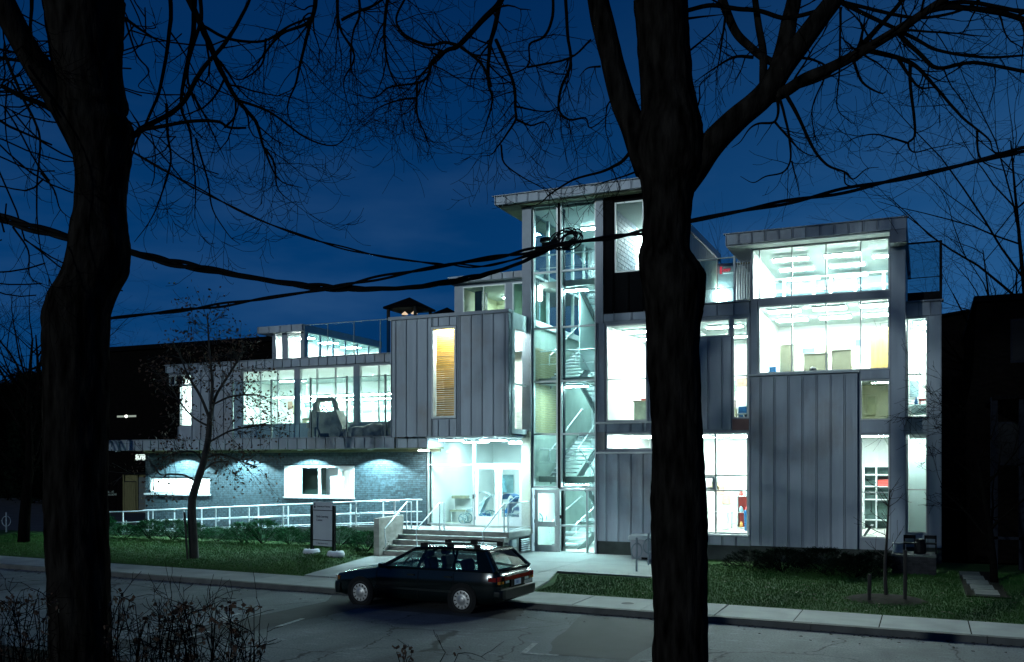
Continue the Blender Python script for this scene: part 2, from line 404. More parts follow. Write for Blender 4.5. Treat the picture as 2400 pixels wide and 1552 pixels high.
for i in range(4):
    for j in range(4):
        Q = clip_poly(P, 0, xg[i]+.008, xg[i+1]-.008)
        if len(Q) > 2: Q = clip_poly(Q, 1, yg[j]+.008, yg[j+1]-.008)
        if len(Q) > 2:
            MB().loft([[(x, y, .12) for x, y in Q], [(x, y, .165) for x, y in Q]]).build('slab', PLAZA, plaza)
# driveway and path beside the neighbour, stepping slabs on the right
tag(MB().box(-75, -30.6, 27.5, 70, .05, .19).build('driveway', mat('old_asphalt', (.11, .10, .09), .95, 0, .2, 1.5, spec=.05)), kind='structure')
tag(MB().box(-75, -30.6, 26.95, 27.5, .05, .235).build('path', PLAZA), kind='structure')
gp = tag(MB().box(.85, 1.75, 23.9, 29.5, .1, .152).build('garden_path', SOIL), kind='structure')
for k in range(5):
    y = 24.05 + k*1.02; x0 = 1.05 - k*.05
    MB().box(x0, x0+.5, y, y+.94, .12, .185).build('slab', STONE, gp)
# near side: raised front garden the viewer stands behind
nb = MB()
def znear(d): return .13 + max(0, min(1, (d-1.2)/3.6))*1.05
for i in range(60):
    a, b = -110+i*3, -107+i*3
    for d0, d1 in ((0, .6), (.6, 1.2), (1.2, 2.4), (2.4, 3.6), (3.6, 4.8), (4.8, 22)):
        nb.quad((a, YK(a)-KW-d1, znear(d1)), (b, YK(b)-KW-d1, znear(d1)), (b, YK(b)-KW-d0, znear(d0)), (a, YK(a)-KW-d0, znear(d0)))
    nb.quad((a, YK(a)-KW, .13), (b, YK(b)-KW, .13), (b, YK(b)-KW, 0), (a, YK(a)-KW, 0))
tag(nb.build('front_garden', SOIL), kind='structure')

# grass blades (stuff)
def grass(name, n, sampler, seed):
    rng = np.random.default_rng(seed); pts = []
    while len(pts) < n:
        X, Y = sampler(rng)
        if X is not None: pts.append((X, Y, zl(X, Y)))
    p = np.array(pts); k = len(p); a = rng.uniform(0, 6.28, k); h = rng.uniform(.025, .07, k); w = rng.uniform(.004, .010, k); ln = rng.normal(0, .025, (k, 2))
    v = np.zeros((k, 3, 3)); v[:, 0] = p - np.c_[np.cos(a)*w, np.sin(a)*w, h*0]; v[:, 1] = p + np.c_[np.cos(a)*w, np.sin(a)*w, h*0]; v[:, 2] = p + np.c_[ln, h]
    me = bpy.data.meshes.new(name); me.vertices.add(k*3); me.vertices.foreach_set('co', v.reshape(-1)); me.loops.add(k*3); me.loops.foreach_set('vertex_index', np.arange(k*3))
    me.polygons.add(k); me.polygons.foreach_set('loop_start', np.arange(k)*3); me.polygons.foreach_set('loop_total', np.full(k, 3)); me.update(calc_edges=True); me.validate()
    me.materials.append(BLADE); o = bpy.data.objects.new(name, me); COL.objects.link(o); o['kind'] = 'stuff'
    tag(o, None); return o
def sL(rng):
    X = rng.uniform(-34, -15.3); Y = rng.uniform(YS(X)+.02, 26.9)
    if X > -16.5 and Y < 25.9 and X > -15.45 - (Y-20.9)*.24: return None, None
    return X, Y
def sR(rng):
    X = rng.uniform(-9.4, 3.5); Y = rng.uniform(YS(X)+.02, 29.3)
    if Y > 24.3 and X < -6.55: return None, None
    if X < -8.55 - max(0, Y-22)*.33: return None, None
    if 0.8 < X < 1.7 and Y > 24: return None, None
    if X < .6 and Y > 28.6: return None, None
    return X, Y
o = grass('grass', 60000, sL, 1); tag(o, 'short grass in front of the low dark hedge and the sign', 'grass')
o = grass('grass', 60000, sR, 2); tag(o, 'thin dark grass between the right sidewalk and the building', 'grass')
gl_ = MB(); rng = random.Random(12)                  # litter lying in the gutter
for k in range(520):
    X = rng.uniform(-32, 3); Y = YK(X) - abs(rng.gauss(0, .16)) - .02 if rng.random() < .8 else YK(X) - rng.uniform(0, 1.2); s = rng.uniform(.015, .05); a = rng.uniform(0, 6.28); c, q = math.cos(a)*s, math.sin(a)*s
    gl_.quad((X-c, Y-q, .012), (X+q*.7, Y-c*.7, .02), (X+c, Y+q, .012), (X-q*.7, Y+c*.7, .025))
tag(gl_.build('gutter_litter', mat('gutter_leaf', (.030, .024, .018), .9, 0, .5, 7, spec=.05)), 'dark wet leaves gathered along the gutter', 'leaves', kind='stuff')
tag(MB().lathe((-5.95, 19.75, .134), [(.001, .004), (.13, .004), (.14, 0)], n=18, close=False).build('valve_cover', DARK), 'small round dark valve cover set in the right sidewalk', 'cover')
# scattered fallen leaves (stuff)
lv = MB(); rng = random.Random(8)
for k in range(420):
    X = rng.uniform(-30, 3); Y = YS(X) + rng.uniform(.1, 4.5)
    if -15.5 < X < -8.6: continue
    z = zl(X, Y)+.03; s = rng.uniform(.025, .06); a = rng.uniform(0, 6.28)
    c, q = math.cos(a)*s, math.sin(a)*s
    lv.quad((X-c, Y-q, z), (X+q*.6, Y-c*.6, z+.01), (X+c, Y+q, z), (X-q*.6, Y+c*.6, z+.015))
tag(lv.build('fallen_leaves', mat('fallen_leaf', (.16, .14, .09), .8, 0, .5, 7)), 'pale fallen leaves scattered over the lawns', 'leaves', kind='stuff')
# ------------------------------------------------------------------ the building
B = thing('school_building', 'zinc-clad learning centre with a glazed stair tower and brightly lit rooms', 'building', (-14, 30, 0))
def wall(name, X0, X1, Z0, Z1, Y0, Y1, openings, m, parent=None):
    xs = sorted({X0, X1, *[v for o in openings for v in (o[0], o[1]) if X0 < v < X1]})
    zs = sorted({Z0, Z1, *[v for o in openings for v in (o[2], o[3]) if Z0 < v < Z1]})
    def solid(i, j):
        if i < 0 or j < 0 or i >= len(xs)-1 or j >= len(zs)-1: return False
        cx, cz = (xs[i]+xs[i+1])/2, (zs[j]+zs[j+1])/2
        return not any(o[0] < cx < o[1] and o[2] < cz < o[3] for o in openings)
    b = MB()
    for i in range(len(xs)-1):
        for j in range(len(zs)-1):
            if not solid(i, j): continue
            a, c, d, e = xs[i], xs[i+1], zs[j], zs[j+1]
            b.quad((a,Y0,d),(c,Y0,d),(c,Y0,e),(a,Y0,e)); b.quad((c,Y1,d),(a,Y1,d),(a,Y1,e),(c,Y1,e))
            if not solid(i-1, j): b.quad((a,Y1,d),(a,Y0,d),(a,Y0,e),(a,Y1,e))
            if not solid(i+1, j): b.quad((c,Y0,d),(c,Y1,d),(c,Y1,e),(c,Y0,e))
            if not solid(i, j-1): b.quad((a,Y1,d),(c,Y1,d),(c,Y0,d),(a,Y0,d))
            if not solid(i, j+1): b.quad((a,Y0,e),(c,Y0,e),(c,Y1,e),(a,Y1,e))
    return b.build(name, m, parent or B)
def window(X0, X1, Z0, Z1, Y, vs=(), hs=(), fw=.05, fd=.10, m=None, g=None, mw=None, parent=None, name='window', blank=()):
    m = m or ALU; g = g or GLASS; mw = mw or fw; f = MB(); e = .004
    f.box(X0, X0+fw, Y, Y+fd, Z0, Z1); f.box(X1-fw, X1, Y, Y+fd, Z0, Z1)
    f.box(X0+fw, X1-fw, Y+e, Y+fd-e, Z0, Z0+fw); f.box(X0+fw, X1-fw, Y+e, Y+fd-e, Z1-fw, Z1)
    for x in vs: f.box(x-mw/2, x+mw/2, Y+e, Y+fd-e, Z0+fw, Z1-fw)
    xs = [X0+fw] + [q for x in vs for q in (x-mw/2, x+mw/2)] + [X1-fw]
    for z in hs:
        for i in range(0, len(xs), 2): f.box(xs[i], xs[i+1], Y+2*e, Y+fd-2*e, z-mw/2, z+mw/2)
    wo = f.build(name, m, parent or B)
    zs = [Z0+fw] + [q for z in hs for q in (z-mw/2, z+mw/2)] + [Z1-fw]
    for i in range(0, len(xs), 2):
        for j in range(0, len(zs), 2):
            if (i//2, j//2) in blank: continue
            p = MB(); y = Y + fd*.5
            p.quad((xs[i]-.01,y,zs[j]-.01),(xs[i+1]+.01,y,zs[j]-.01),(xs[i+1]+.01,y,zs[j+1]+.01),(xs[i]-.01,y,zs[j+1]+.01))
            p.build('pane', g, wo)
    return wo
PANM = {}
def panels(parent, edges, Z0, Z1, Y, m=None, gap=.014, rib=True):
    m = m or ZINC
    for a, b in zip(edges[:-1], edges[1:]):
        k = (round(b-a, 3), round(Z1-Z0, 3), m.name, rib)
        if k not in PANM:
            q = MB(); w = b-a; h = Z1-Z0
            q.box(gap, w-gap, -.045, -.005, 0, h)
            if rib: q.box(gap, gap+.022, -.085, -.045, 0, h-.004)
            me = bpy.data.meshes.new('panel'); me.from_pydata(q.v, [], q.f); me.materials.append(m); PANM[k] = me
        o = bpy.data.objects.new('panel', PANM[k]); COL.objects.link(o); o.parent = parent
        L = root_of(parent).location; o.location = (a-L.x, Y-L.y, Z0-L.z)
def spaced(a, b, n): return [a+(b-a)*i/n for i in range(n+1)]
ROOMI = [0]
def room(X0, X1, Y0, Y1, Z0, Z1, lights=(), wm=None, fm=None, cm=None, left=True, right=True, back=True, lev=None):
    wm = wm or INTW; fm = fm or INTF; cm = cm or INTC; b = MB(); t = .06
    if back: b.box(X0, X1, Y1, Y1+t, Z0, Z1)
    if left: b.box(X0-t, X0, Y0, Y1+t, Z0, Z1)
    if right: b.box(X1, X1+t, Y0, Y1+t, Z0, Z1)
    if b.v: b.build('interior_wall', wm, B)
    MB().box(X0-t, X1+t, Y0, Y1+t, Z0-t, Z0).build('floor', fm, B)
    MB().box(X0-t, X1+t, Y0, Y1+t, Z1, Z1+t).build('ceiling', cm, B)
    for l in lights: fixture(Z1, *l)
def fixture(zc, x, y, lx=1.2, ly=.3, drop=.0, m=None):
    z = zc-drop; h = MB().box(x-lx/2, x+lx/2, y-ly/2, y+ly/2, z-.07, z-.004)
    if drop > .1:
        for s in (-1, 1): h.tube([(x+s*lx*.4, y, z-.004), (x+s*lx*.4, y, zc)], .006, 4)
    ho = h.build('light_fixture', WHITEF, B)
    d = MB(); d.box(x-lx/2+.01, x+lx/2-.01, y-ly/2+.01, y+ly/2-.01, z-.085, z-.0705)
    d.build('diffuser', m or LAMP, ho)

ALUD = mat('dull_aluminium', (.16, .20, .20), .4, .4, .1, 5)
# ---- left wing, ground floor: brick wall, two windows, canopy
BY = 30.0
bw_open = [(-29.9, -26.65, 1.97, 2.62), (-22.94, -19.71, 1.93, 3.12)]
bw = wall('brick_wall', -30.1, -16.62, .1, 3.72, BY+.0, BY+.22, bw_open, MORTAR)
bl, bh, jt = .21, .062, .010
br = MB(); bme = bpy.data.meshes.new('brick'); tmp = MB().box(0, bl-jt, -.022, -.001, 0, bh); bme.from_pydata(tmp.v, [], tmp.f); bme.materials.append(BRICK)
allb = []; random.seed(11)
for row in range(49):
    z = .36 + row*(bh+jt)
    if z+bh > 3.68: break
    x = -30.1 + (0 if row % 2 else -bl/2)
    while x < -16.64:
        segs = [(max(x, -30.1), min(x+bl-jt, -16.62))]
        for (a, b, c, d) in bw_open:
            if z+bh > c and z < d:
                segs = [q for s0, s1 in segs for q in ((s0, min(s1, a)), (max(s0, b), s1)) if q[1]-q[0] > .02]
        for s0, s1 in segs:
            if s1-s0 > .02: allb.append((s0, s1, z))
        x += bl
full = [q for q in allb if abs(q[1]-q[0]-(bl-jt)) < 1e-4 and 1.15 < q[2]]
full.sort(key=lambda q: -q[0]); near = set(full[:300])
for q in allb:
    dy = random.uniform(-.004, .003)
    if q in near:
        o = bpy.data.objects.new('brick', bme); COL.objects.link(o); o.parent = bw
        o.location = (q[0]+14, BY-30+dy, q[2])
    else: br.box(q[0], q[1], BY-.022+dy, BY-.001, q[2], q[2]+bh)
br.build('brickwork', BRICKS, bw, kind='stuff')
window(-29.9, -26.65, 1.97, 2.62, BY+.02, vs=(-28.75, -28.25), fw=.07, m=WHITEF)
MB().box(-30.12, -26.6, BY-.10, BY+.02, 1.90, 1.972).build('window_sill', WHITEF, B)
w2 = window(-22.94, -19.71, 1.93, 3.12, BY-.03, vs=(-22.2, -21.3), fw=.075, mw=.10, m=WHITEF, blank=((0, 0), (2, 0)))
for a, b in ((-22.84, -22.27), (-20.4, -19.80)):     # the two side casements
    window(a, b, 2.02, 3.03, BY-.01, fw=.10, fd=.07, m=WHITEF, parent=B, name='casement')
MB().box(-21.24, -20.42, BY+.35, BY+.37, 2.0, 3.06).build('window_blind', mat('white_blind', (.75, .80, .78), .7, 0, .02), B)
MB().box(-22.98, -19.67, BY-.10, BY-.032, 1.87, 1.93).build('window_sill', WHITEF, B)
MB().box(-20.45, -20.36, BY-.02, BY+.05, 2.02, 3.04).build('window_post', WHITEF, B)
room(-26.5, -16.85, 30.3, 33.5, 1.0, 3.5, lights=[(-20.2, 32, 1.2, .5), (-25, 32, 1.2, .3)])
room(-29.95, -26.65, 30.3, 33, 1.0, 3.5, lights=[(-28.4, 31.4, 1.6, .5), (-28.4, 32.4, 1.6, .5)])
MB().box(-22.95, -21.3, 31.0, 31.05, 1.0, 3.3).build('dark_screen', mat('dark_green_screen', (.012, .03, .025), .6), B)
# canopy with its zinc fascia, soffit, trim and downlights
cp = MB().box(-31.0, -17.2, 28.65, 29.98, 3.80, 4.08).box(-17.2, -15.85, 28.75, 29.9, 3.80, 4.08).build('canopy', ZINCD, B)
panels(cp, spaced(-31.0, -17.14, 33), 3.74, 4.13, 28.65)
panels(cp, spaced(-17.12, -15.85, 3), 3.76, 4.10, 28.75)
MB().box(-31.05, -17.1, 28.545, 28.74, 4.13, 4.165).build('coping', ZINCD, cp)
SOFF = mat('olive_soffit', (.15, .15, .085), .55, 0, .3, 2, (1, 4, 1))
MB().box(-30.9, -15.9, 28.72, 29.97, 3.735, 3.80).build('soffit', SOFF, cp)
MB().box(-30.1, -16.0, 29.80, 29.96, 3.63, 3.735).build('soffit_trim', SOFF, cp)
for k, x in enumerate((-30.9, -27.85, -24.7, -21.65, -18.55)):
    dl = MB().lathe((x, 29.25, 3.70), [(.07, .0), (.10, .0), (.10, .036), (.07, .036)], n=14).build('downlight', WHITEF, cp)
    MB().lathe((x, 29.25, 3.712), [(.001, 0), (.068, 0)], n=14, close=False).build('lens', LAMPD, dl)
    if k == 0: continue
    li = bpy.data.lights.new('downlight_beam', 'SPOT'); lo = bpy.data.objects.new('downlight_beam', li); COL.objects.link(lo)
    li.energy = 1700; li.color = (.55, .92, 1.0); li.spot_size = R(136); li.spot_blend = .18; li.shadow_soft_size = .05
    lo.parent = dl; lo.location = (x+14, 29.25-30, 3.695)
# street number under the canopy end
nb_ = MB().box(FX(318, 29), FX(344, 29), 29.02, 29.06, 3.30, 3.345).box(FX(330, 29)-.02, FX(330, 29)+.02, 29.06, 29.08, 3.30, 3.735).build('number_bracket', DARK, B)
text_mesh('street_number', '878', .34, NUMBER, (FX(318, 29.03), 29.03, 3.35), (R(90), 0, 0), B, extrude=.03)

# ---- left wing, upper floor
LW = [(-28.85, -27.6, 6.45, 6.88), (-28.3, -27.6, 4.75, 6.45), (-26.66, -26.48, 4.85, 6.44), (-25.0, -22.47, 4.74, 6.9), (-22.25, -19.75, 4.74, 6.9), (-19.52, -16.7, 4.74, 6.9)]
lw = wall('upper_wall', -28.3, -16.62, 4.12, 7.0, 30.0, 30.2, LW, ZINCD)
MB().box(-28.85, -28.3, 30.0, 30.2, 6.88, 7.0).build('upper_wall', ZINCD, B)
fa = MB().box(-28.9, -16.0, 29.94, 40, 7.0, 7.24).build('roof_slab', ZINCD, B)
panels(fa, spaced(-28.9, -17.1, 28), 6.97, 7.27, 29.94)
MB().box(-28.95, -17.1, 29.83, 30.02, 7.27, 7.30).build('coping', ZINCD, fa)
panels(lw, [-27.58, -27.12, -26.68], 4.14, 6.96, 30.0); panels(lw, [-26.46, -25.95, -25.5, -25.02], 4.14, 6.96, 30.0)
panels(lw, spaced(-25.0, -16.7, 18), 4.14, 4.71, 30.0); panels(lw, [-28.29, -27.6], 4.14, 4.73, 30.0)
window(-28.85, -27.6, 6.45, 6.88, 30.02, vs=(-28.55,), fw=.04); window(-28.3, -27.6, 4.75, 6.45, 30.03, vs=(-28.18,), fw=.04)
window(-26.66, -26.48, 4.85, 6.44, 30.02, fw=.025)
window(-25.0, -22.47, 4.74, 6.9, 30.02, vs=(-24.15, -23.3), hs=(6.47,), fw=.04)
window(-22.25, -19.75, 4.74, 6.9, 30.02, vs=(-21.45, -20.6), hs=(6.47,), fw=.04)
window(-19.52, -16.7, 4.74, 6.9, 30.02, vs=(-18.68,), hs=(6.47,), fw=.04)
room(-28.3, -16.75, 30.25, 36.2, 4.25, 6.92, lights=[(-27.4, 31.6, 1.2, .4), (-25.6, 34, 1.2, .4)])
for x in (-24.6, -22.9, -21.2, -19.5, -17.8):
    fixture(6.92, x, 32.4, 1.6, .28, .85); fixture(6.92, x, 34.6, 1.6, .28, .85)
pt = MB()                                   # glazed screens inside the playroom
for x in np.arange(-25.9, -18.0, .62): pt.box(x-.03, x+.03, 35.2, 35.26, 4.25, 6.1)
for z in (5.0, 5.7, 6.05): pt.box(-26.0, -18.0, 35.19, 35.27, z-.03, z+.03)
pt.build('inner_window_frame', WHITEF, B)
MB().box(-26.0, -18.0, 35.6, 35.62, 4.3, 6.0).build('grey_green_curtain', mat('curtain', (.34, .42, .42), .8, 0, .1, 3), B)
MB().box(-23.4, -21.5, 31.2, 31.9, 4.95, 5.04).box(-23.3, -23.2, 31.3, 31.8, 4.25, 4.95).box(-21.7, -21.6, 31.3, 31.8, 4.25, 4.95).build('window_bench', GREYB, B)
# glass screen at the canopy edge, with its thin posts
gs = thing('glass_screen', 'tall clear glass screen standing on the canopy before the upper windows', 'glass screen', (-20, 28.95, 4.08))
sx = [-24.6, -22.75, -20.95, -19.35, -17.72, -17.2]
for x in sx: MB().box(x-.028, x+.028, 28.92, 28.98, 4.08, 6.4).build('post', ALUD, gs)
for a, b in zip(sx[:-1], sx[1:]):
    MB().box(a+.025, b-.025, 28.945, 28.955, 4.2, 6.38).build('pane', GLASS, gs)
# rooftop guard
gg = thing('roof_guard', 'clear glass guard along the roof edge beside the oriel', 'glass guard', (-20, 30.4, 7.3))
gx = [-22.3, -21.2, -20.0, -18.83, -17.3]
for x in gx: MB().box(x-.012, x+.012, 30.385, 30.415, 7.3, 8.62).build('post', ALUD, gg)
MB().box(-22.32, -17.3, 30.385, 30.415, 8.625, 8.645).build('rail', ALUD, gg)
for a, b in zip(gx[:-1], gx[1:]): MB().box(a+.03, b-.03, 30.395, 30.405, 7.4, 8.6).build('pane', GUARD, gg)
# rooftop pavilion on the left wing
pv = MB().box(-26.0, -23.7, 32.2, 38.4, 8.72, 9.02).build('pavilion_roof', ZINCD, B)
panels(pv, spaced(-26.0, -23.7, 4), 8.74, 9.0, 32.2)
MB().box(-25.5, -25.35, 32.5, 32.65, 7.24, 8.72).box(-24.98, -24.72, 32.5, 32.65, 7.24, 8.72).box(-24.02, -23.8, 32.5, 32.7, 7.24, 8.72).build('pavilion_post', ZINCD, B)
window(-25.35, -24.98, 7.6, 8.65, 32.52, fw=.03); window(-24.72, -24.02, 7.6, 8.65, 32.52, fw=.03)
for y in np.arange(33.6, 38.0, .95): MB().box(-23.86, -23.8, y-.05, y+.05, 7.4, 8.72).build('pavilion_post', ZINCD, B)
for i in range(6):
    y0 = 32.75+i*.9; p = MB(); p.quad((-23.83, y0, 7.5), (-23.83, y0+.86, 7.5), (-23.83, y0+.86, 8.7), (-23.83, y0, 8.7)); p.build('side_pane', GLASS, B)
room(-25.42, -23.75, 32.7, 38.2, 7.45, 8.70, lights=[(-24.6, 33.5, .8, .5), (-24.6, 35.3, .8, .5), (-24.6, 37.1, .8, .5)], right=False)

# ---- oriel over the entrance
OY = 28.4
orl = wall('oriel', -17.13, -12.62, 4.15, 8.28, OY, OY+.2, [(-15.5, -14.55, 4.74, 7.87)], ZINCD)
oe = [-17.13, -16.96, -16.54, -16.12, -15.70]
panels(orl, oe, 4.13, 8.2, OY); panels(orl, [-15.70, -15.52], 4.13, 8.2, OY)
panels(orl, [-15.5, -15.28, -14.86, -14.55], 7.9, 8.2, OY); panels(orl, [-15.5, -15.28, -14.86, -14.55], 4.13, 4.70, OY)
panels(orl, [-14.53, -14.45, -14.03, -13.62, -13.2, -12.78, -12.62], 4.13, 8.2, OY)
MB().box(-17.2, -12.58, OY-.12, OY+.25, 8.2, 8.31).build('coping', ZINCD, orl)
window(-15.5, -14.55, 4.74, 7.87, OY-.10, fw=.07, fd=.24, m=WHITEF)
ow = MB().box(-17.1, -16.98, OY+.2, 31.4, 4.25, 8.2).build('oriel_wall', ZINCD, B)
room(-16.95, -12.70, OY+.22, 31.5, 4.30, 8.05, lights=[(-13.4, 29.9, .5, 1.2), (-15.0, 28.92, 1.6, .22)], right=False)
sl = MB()
for z in np.arange(4.35, 8.0, .075): sl.box(-16.2, -13.9, 29.16+.01*random.random(), 29.19, z, z+.062)
sl.build('timber_slat_wall', SLAT, B)
MB().box(-12.68, -12.60, OY+.21, 29.97, 7.72, 8.26).build('oriel_beam', WHITEF, B)
MB().box(-12.68, -12.60, OY+.21, OY+.42, 4.2, 7.72).build('oriel_post', WHITEF, B)
MB().box(-12.68, -12.60, OY+.42, 29.97, 4.2, 4.36).box(-12.67, -12.61, OY+.42, 29.97, 5.85, 5.90).build('oriel_rail', WHITEF, B)
p = MB(); p.quad((-12.64, OY+.42, 4.36), (-12.64, 29.97, 4.36), (-12.64, 29.97, 7.72), (-12.64, OY+.42, 7.72)); p.build('side_pane', GLASS, B)
MB().box(-15.8, -12.66, OY+.05, 29.98, 4.08, 4.15).build('soffit', WHITEF, B)
for x in (-15.2, -13.6): fixture(4.08, x, 29.2, .7, .6, 0, LAMPC)
fixture(3.735, -16.35, 29.3, .3, .3, 0, LAMP)

# ---- entrance lobby
window(-16.60, -14.72, 1.0, 4.10, 30.02, vs=(), hs=(3.16,), fw=.05, m=ALU)
window(-14.70, -12.82, 3.16, 4.10, 30.02, fw=.05, m=ALU)
MB().box(-14.72, -14.70, 30.03, 30.12, 1.0, 4.1).build('mullion', ALU, B)
def door(X0, X1, Z0, Z1, Y, rails, m, hinge=1, lever=True):
    f = MB(); s = .12; f.box(X0, X0+s, Y, Y+.05, Z0, Z1); f.box(X1-s, X1, Y, Y+.05, Z0, Z1); f.box(X0+s, X1-s, Y+.003, Y+.047, Z1-s, Z1)
    zz = [Z0, *[v for r in rails for v in r], Z1-s]
    for a, b in rails: f.box(X0+s, X1-s, Y+.003, Y+.047, a, b)
    d = f.build('door', m, B)
    for k in range(1, len(zz)-1, 2):
        if rails[0][0] > Z0 and k == 1 and False: continue
    tops = [r[1] for r in rails]; bots = [r[0] for r in rails[1:]] + [Z1-s]
    for a, b in zip(tops, bots):
        q = MB(); q.quad((X0+s-.005, Y+.025, a-.005), (X1-s+.005, Y+.025, a-.005), (X1-s+.005, Y+.025, b+.005), (X0+s-.005, Y+.025, b+.005)); q.build('pane', GLASS, d)
    hx = X1-.06 if hinge > 0 else X0+.06
    h = MB().tube([(hx, Y, Z0+.92), (hx, Y-.06, Z0+.92), (hx, Y-.06, Z0+1.22), (hx, Y, Z0+1.22)], .012, 6); h.build('handle', STEEL, d)
    hg = MB(); ex = X0+.006 if hinge > 0 else X1-.006
    for z in (Z0+.25, Z0+1.05, Z1-.25): hg.box(ex-.012, ex+.012, Y-.012, Y, z-.06, z+.06)
    hg.build('hinge', DARK, d)
    return d
door(-14.68, -13.77, 1.01, 3.13, 30.04, [(1.01, 1.33)], WHITEF)
door(-13.75, -12.84, 1.01, 3.13, 30.04, [(1.01, 1.33)], WHITEF, -1)
MB().box(-14.70, -12.82, 30.045, 30.10, 3.132, 3.158).build('door_head', ALU, B)
MB().box(-14.735, -14.70, 29.94, 29.99, 1.95, 2.1).build('door_opener', DARK, B)
room(-16.5, -12.75, 30.25, 35.5, 1.0, 4.08, lights=[(-15.6, 32.0, 1.0, .22, 0, LAMPL), (-13.6, 32.0, 1.0, .22, 0, LAMPL), (-14.6, 34, 1.0, .22, 0, LAMPL)])
MB().box(-12.80, -12.46, 29.9, 30.3, .12, 12.1).build('tower_pier', ZINCD, B)
MB().box(-12.795, -12.47, 29.86, 29.898, .12, 4.3).build('pale_pier_panel', CREAM, B)
# ------------------------------------------------------------------ stair tower
TX0, TX1 = -12.46, -10.14
TH_ = [2.36, 4.21, 6.02, 7.86, 9.78]
tw = window(TX0, -11.51, 2.36, 12.1, 30.0, hs=TH_[1:], fw=.06, mw=.06, fd=.14, m=ALU, g=GLASSG, name='tower_glazing')
window(-11.43, TX1, 2.36, 12.1, 30.0, hs=TH_[1:], fw=.05, mw=.06, fd=.14, m=ALU, g=GLASSG, name='tower_glazing')
MB().box(-11.51, -11.43, 29.98, 30.16, 2.36, 12.1).build('mullion', DARK, B)
door(TX0+.08, -11.52, .16, 2.30, 30.02, [(.16, .40), (1.02, 1.20)], ALU)
window(-11.50, TX1, .14, 2.34, 30.0, hs=(1.08,), vs=(-10.47,), fw=.06, mw=.05, fd=.13, m=ALU, g=GLASSG, name='door_sidelight')
MB().box(-11.44, -11.36, 29.97, 29.998, 1.32, 1.44).build('card_reader', DARK, B)
MB().box(-10.13, -10.105, 29.92, 30.3, .14, 7.9).box(-10.13, -9.87, 29.92, 29.995, 7.9, 12.1).build('tower_pier', ZINCD, B)
MB().box(-11.60, -11.42, 30.32, 30.50, .15, 12.0).build('steel_column', DARK, B)
STW = mat('stair_wall', (.46, .50, .52), .7, 0, .1, 2)
STG = mat('stair_green', (.30, .36, .32), .6, 0, .1, 2)
TY1 = 36.4
q = MB(); q.box(-12.58, -12.50, 30.3, TY1, .1, 8.2); q.build('stair_side_wall', STG, B)
q = MB(); q.box(-10.10, -10.04, 30.3, TY1, .1, 12.0); q.build('stair_side_wall', STW, B)
q = MB(); q.box(-12.6, -10.04, TY1, TY1+.1, .1, 12.0); q.build('stair_back_wall', STW, B)
q = MB(); q.box(-12.46, -10.1, 30.2, TY1, .08, .14); q.build('floor', INTF, B)
q = MB(); q.box(-12.6, -10.04, 30.2, TY1, 11.98, 12.05); q.build('ceiling', INTW, B)
sl = MB()                                           # timber boarding on the side wall of the stair
for z in np.arange(4.3, 7.2, .085): sl.box(-12.50, -12.475, 30.35, 33.2, z, z+.07)
sl.build('timber_slat_wall', mat('olive_wood', (.22, .20, .11), .5, 0, .25, 3, (.4, 1, 12)), B)
# glazed side above the lower roof: posts on the left side of the tower
for y in (30.35, 31.7, 33.0, 34.3, 35.6, 36.3):
    MB().box(-12.60, -12.50, y-.05, y+.05, 8.2, 12.05).build('side_mullion', ALU, B)
MB().box(-12.58, -12.52, 30.4, 36.3, 9.74, 9.82).build('side_mullion', WHITEF, B)
p = MB(); p.quad((-12.55, 30.3, 8.2), (-12.55, 36.4, 8.2), (-12.55, 36.4, 12.0), (-12.55, 30.3, 12.0)); p.build('side_pane', GLASSG, B)
MB().box(-12.55, -12.42, 30.2, 36.3, 8.0, 8.2).build('floor_edge', WHITEF, B)
st = MB().box(-12.44, -10.16, 30.55, 31.5, 2.55, 2.75).box(-12.44, -10.16, 30.55, 31.5, 5.98, 6.18).box(-12.44, -10.16, 30.55, 31.5, 9.35, 9.55).build('staircase', mat('stair_concrete', (.30, .33, .31), .6, 0, .1, 2), B)
bm = MB()
for z0 in (1.0, 4.42, 7.85): bm.box(-12.44, -10.16, 34.9, 36.3, z0-.18, z0)
bm.build('landing', STW, st)
STL = mat('stair_steel', (.10, .12, .12), .4, .3, .1, 4)
def flight(x0, x1, y0, z0, y1, z1, n=11):
    s = MB()
    for x in (x0+.02, x1-.02):
        s.prism([(y0, z0-.28), (y0, z0+.02), (y1, z1+.02), (y1, z1-.28)], 'x', x-.02, x+.02)
    s.build('stringer', STL, st)
    for k in range(n):
        f = (k+1)/n; y = y0+(y1-y0)*(k+.5)/n; z = z0+(z1-z0)*f
        d = abs(y1-y0)/n*.5+.01
        MB().box(x0+.045, x1-.045, y-d, y+d, z-.05, z).build('tread', STW, st)
    r = MB()
    for x in (x0+.03, x1-.03):
        sgn = 1 if y1 > y0 else -1
        r.tube([(x, y0-.15*sgn, z0+.55), (x, y0-.15*sgn, z0+.92), (x, y0, z0+.95), (x, y1, z1+.92), (x, y1+.15*sgn, z1+.92)], .022, 6)
    r.build('handrail', STEEL, st)
XL0, XL1, XR0, XR1 = -12.40, -11.34, -11.26, -10.20
flight(XL0, XL1, 31.6, .14, 34.8, 1.0, 5)
for zf, zb, zf2 in ((2.75, 4.42, 6.18), (6.18, 7.85, 9.55)):
    flight(XL0, XL1, 31.55, zf, 34.85, zb); flight(XR0, XR1, 34.85, zb, 31.55, zf2)
flight(XR0, XR1, 34.85, 1.0, 31.55, 2.75)
MB().box(-11.32, -11.28, 31.6, 34.8, 6.6, 9.3).build('glass_balustrade', mat('stair_panel', (.55, .68, .66), .5, 0, .05, 2), st)
gr = MB()
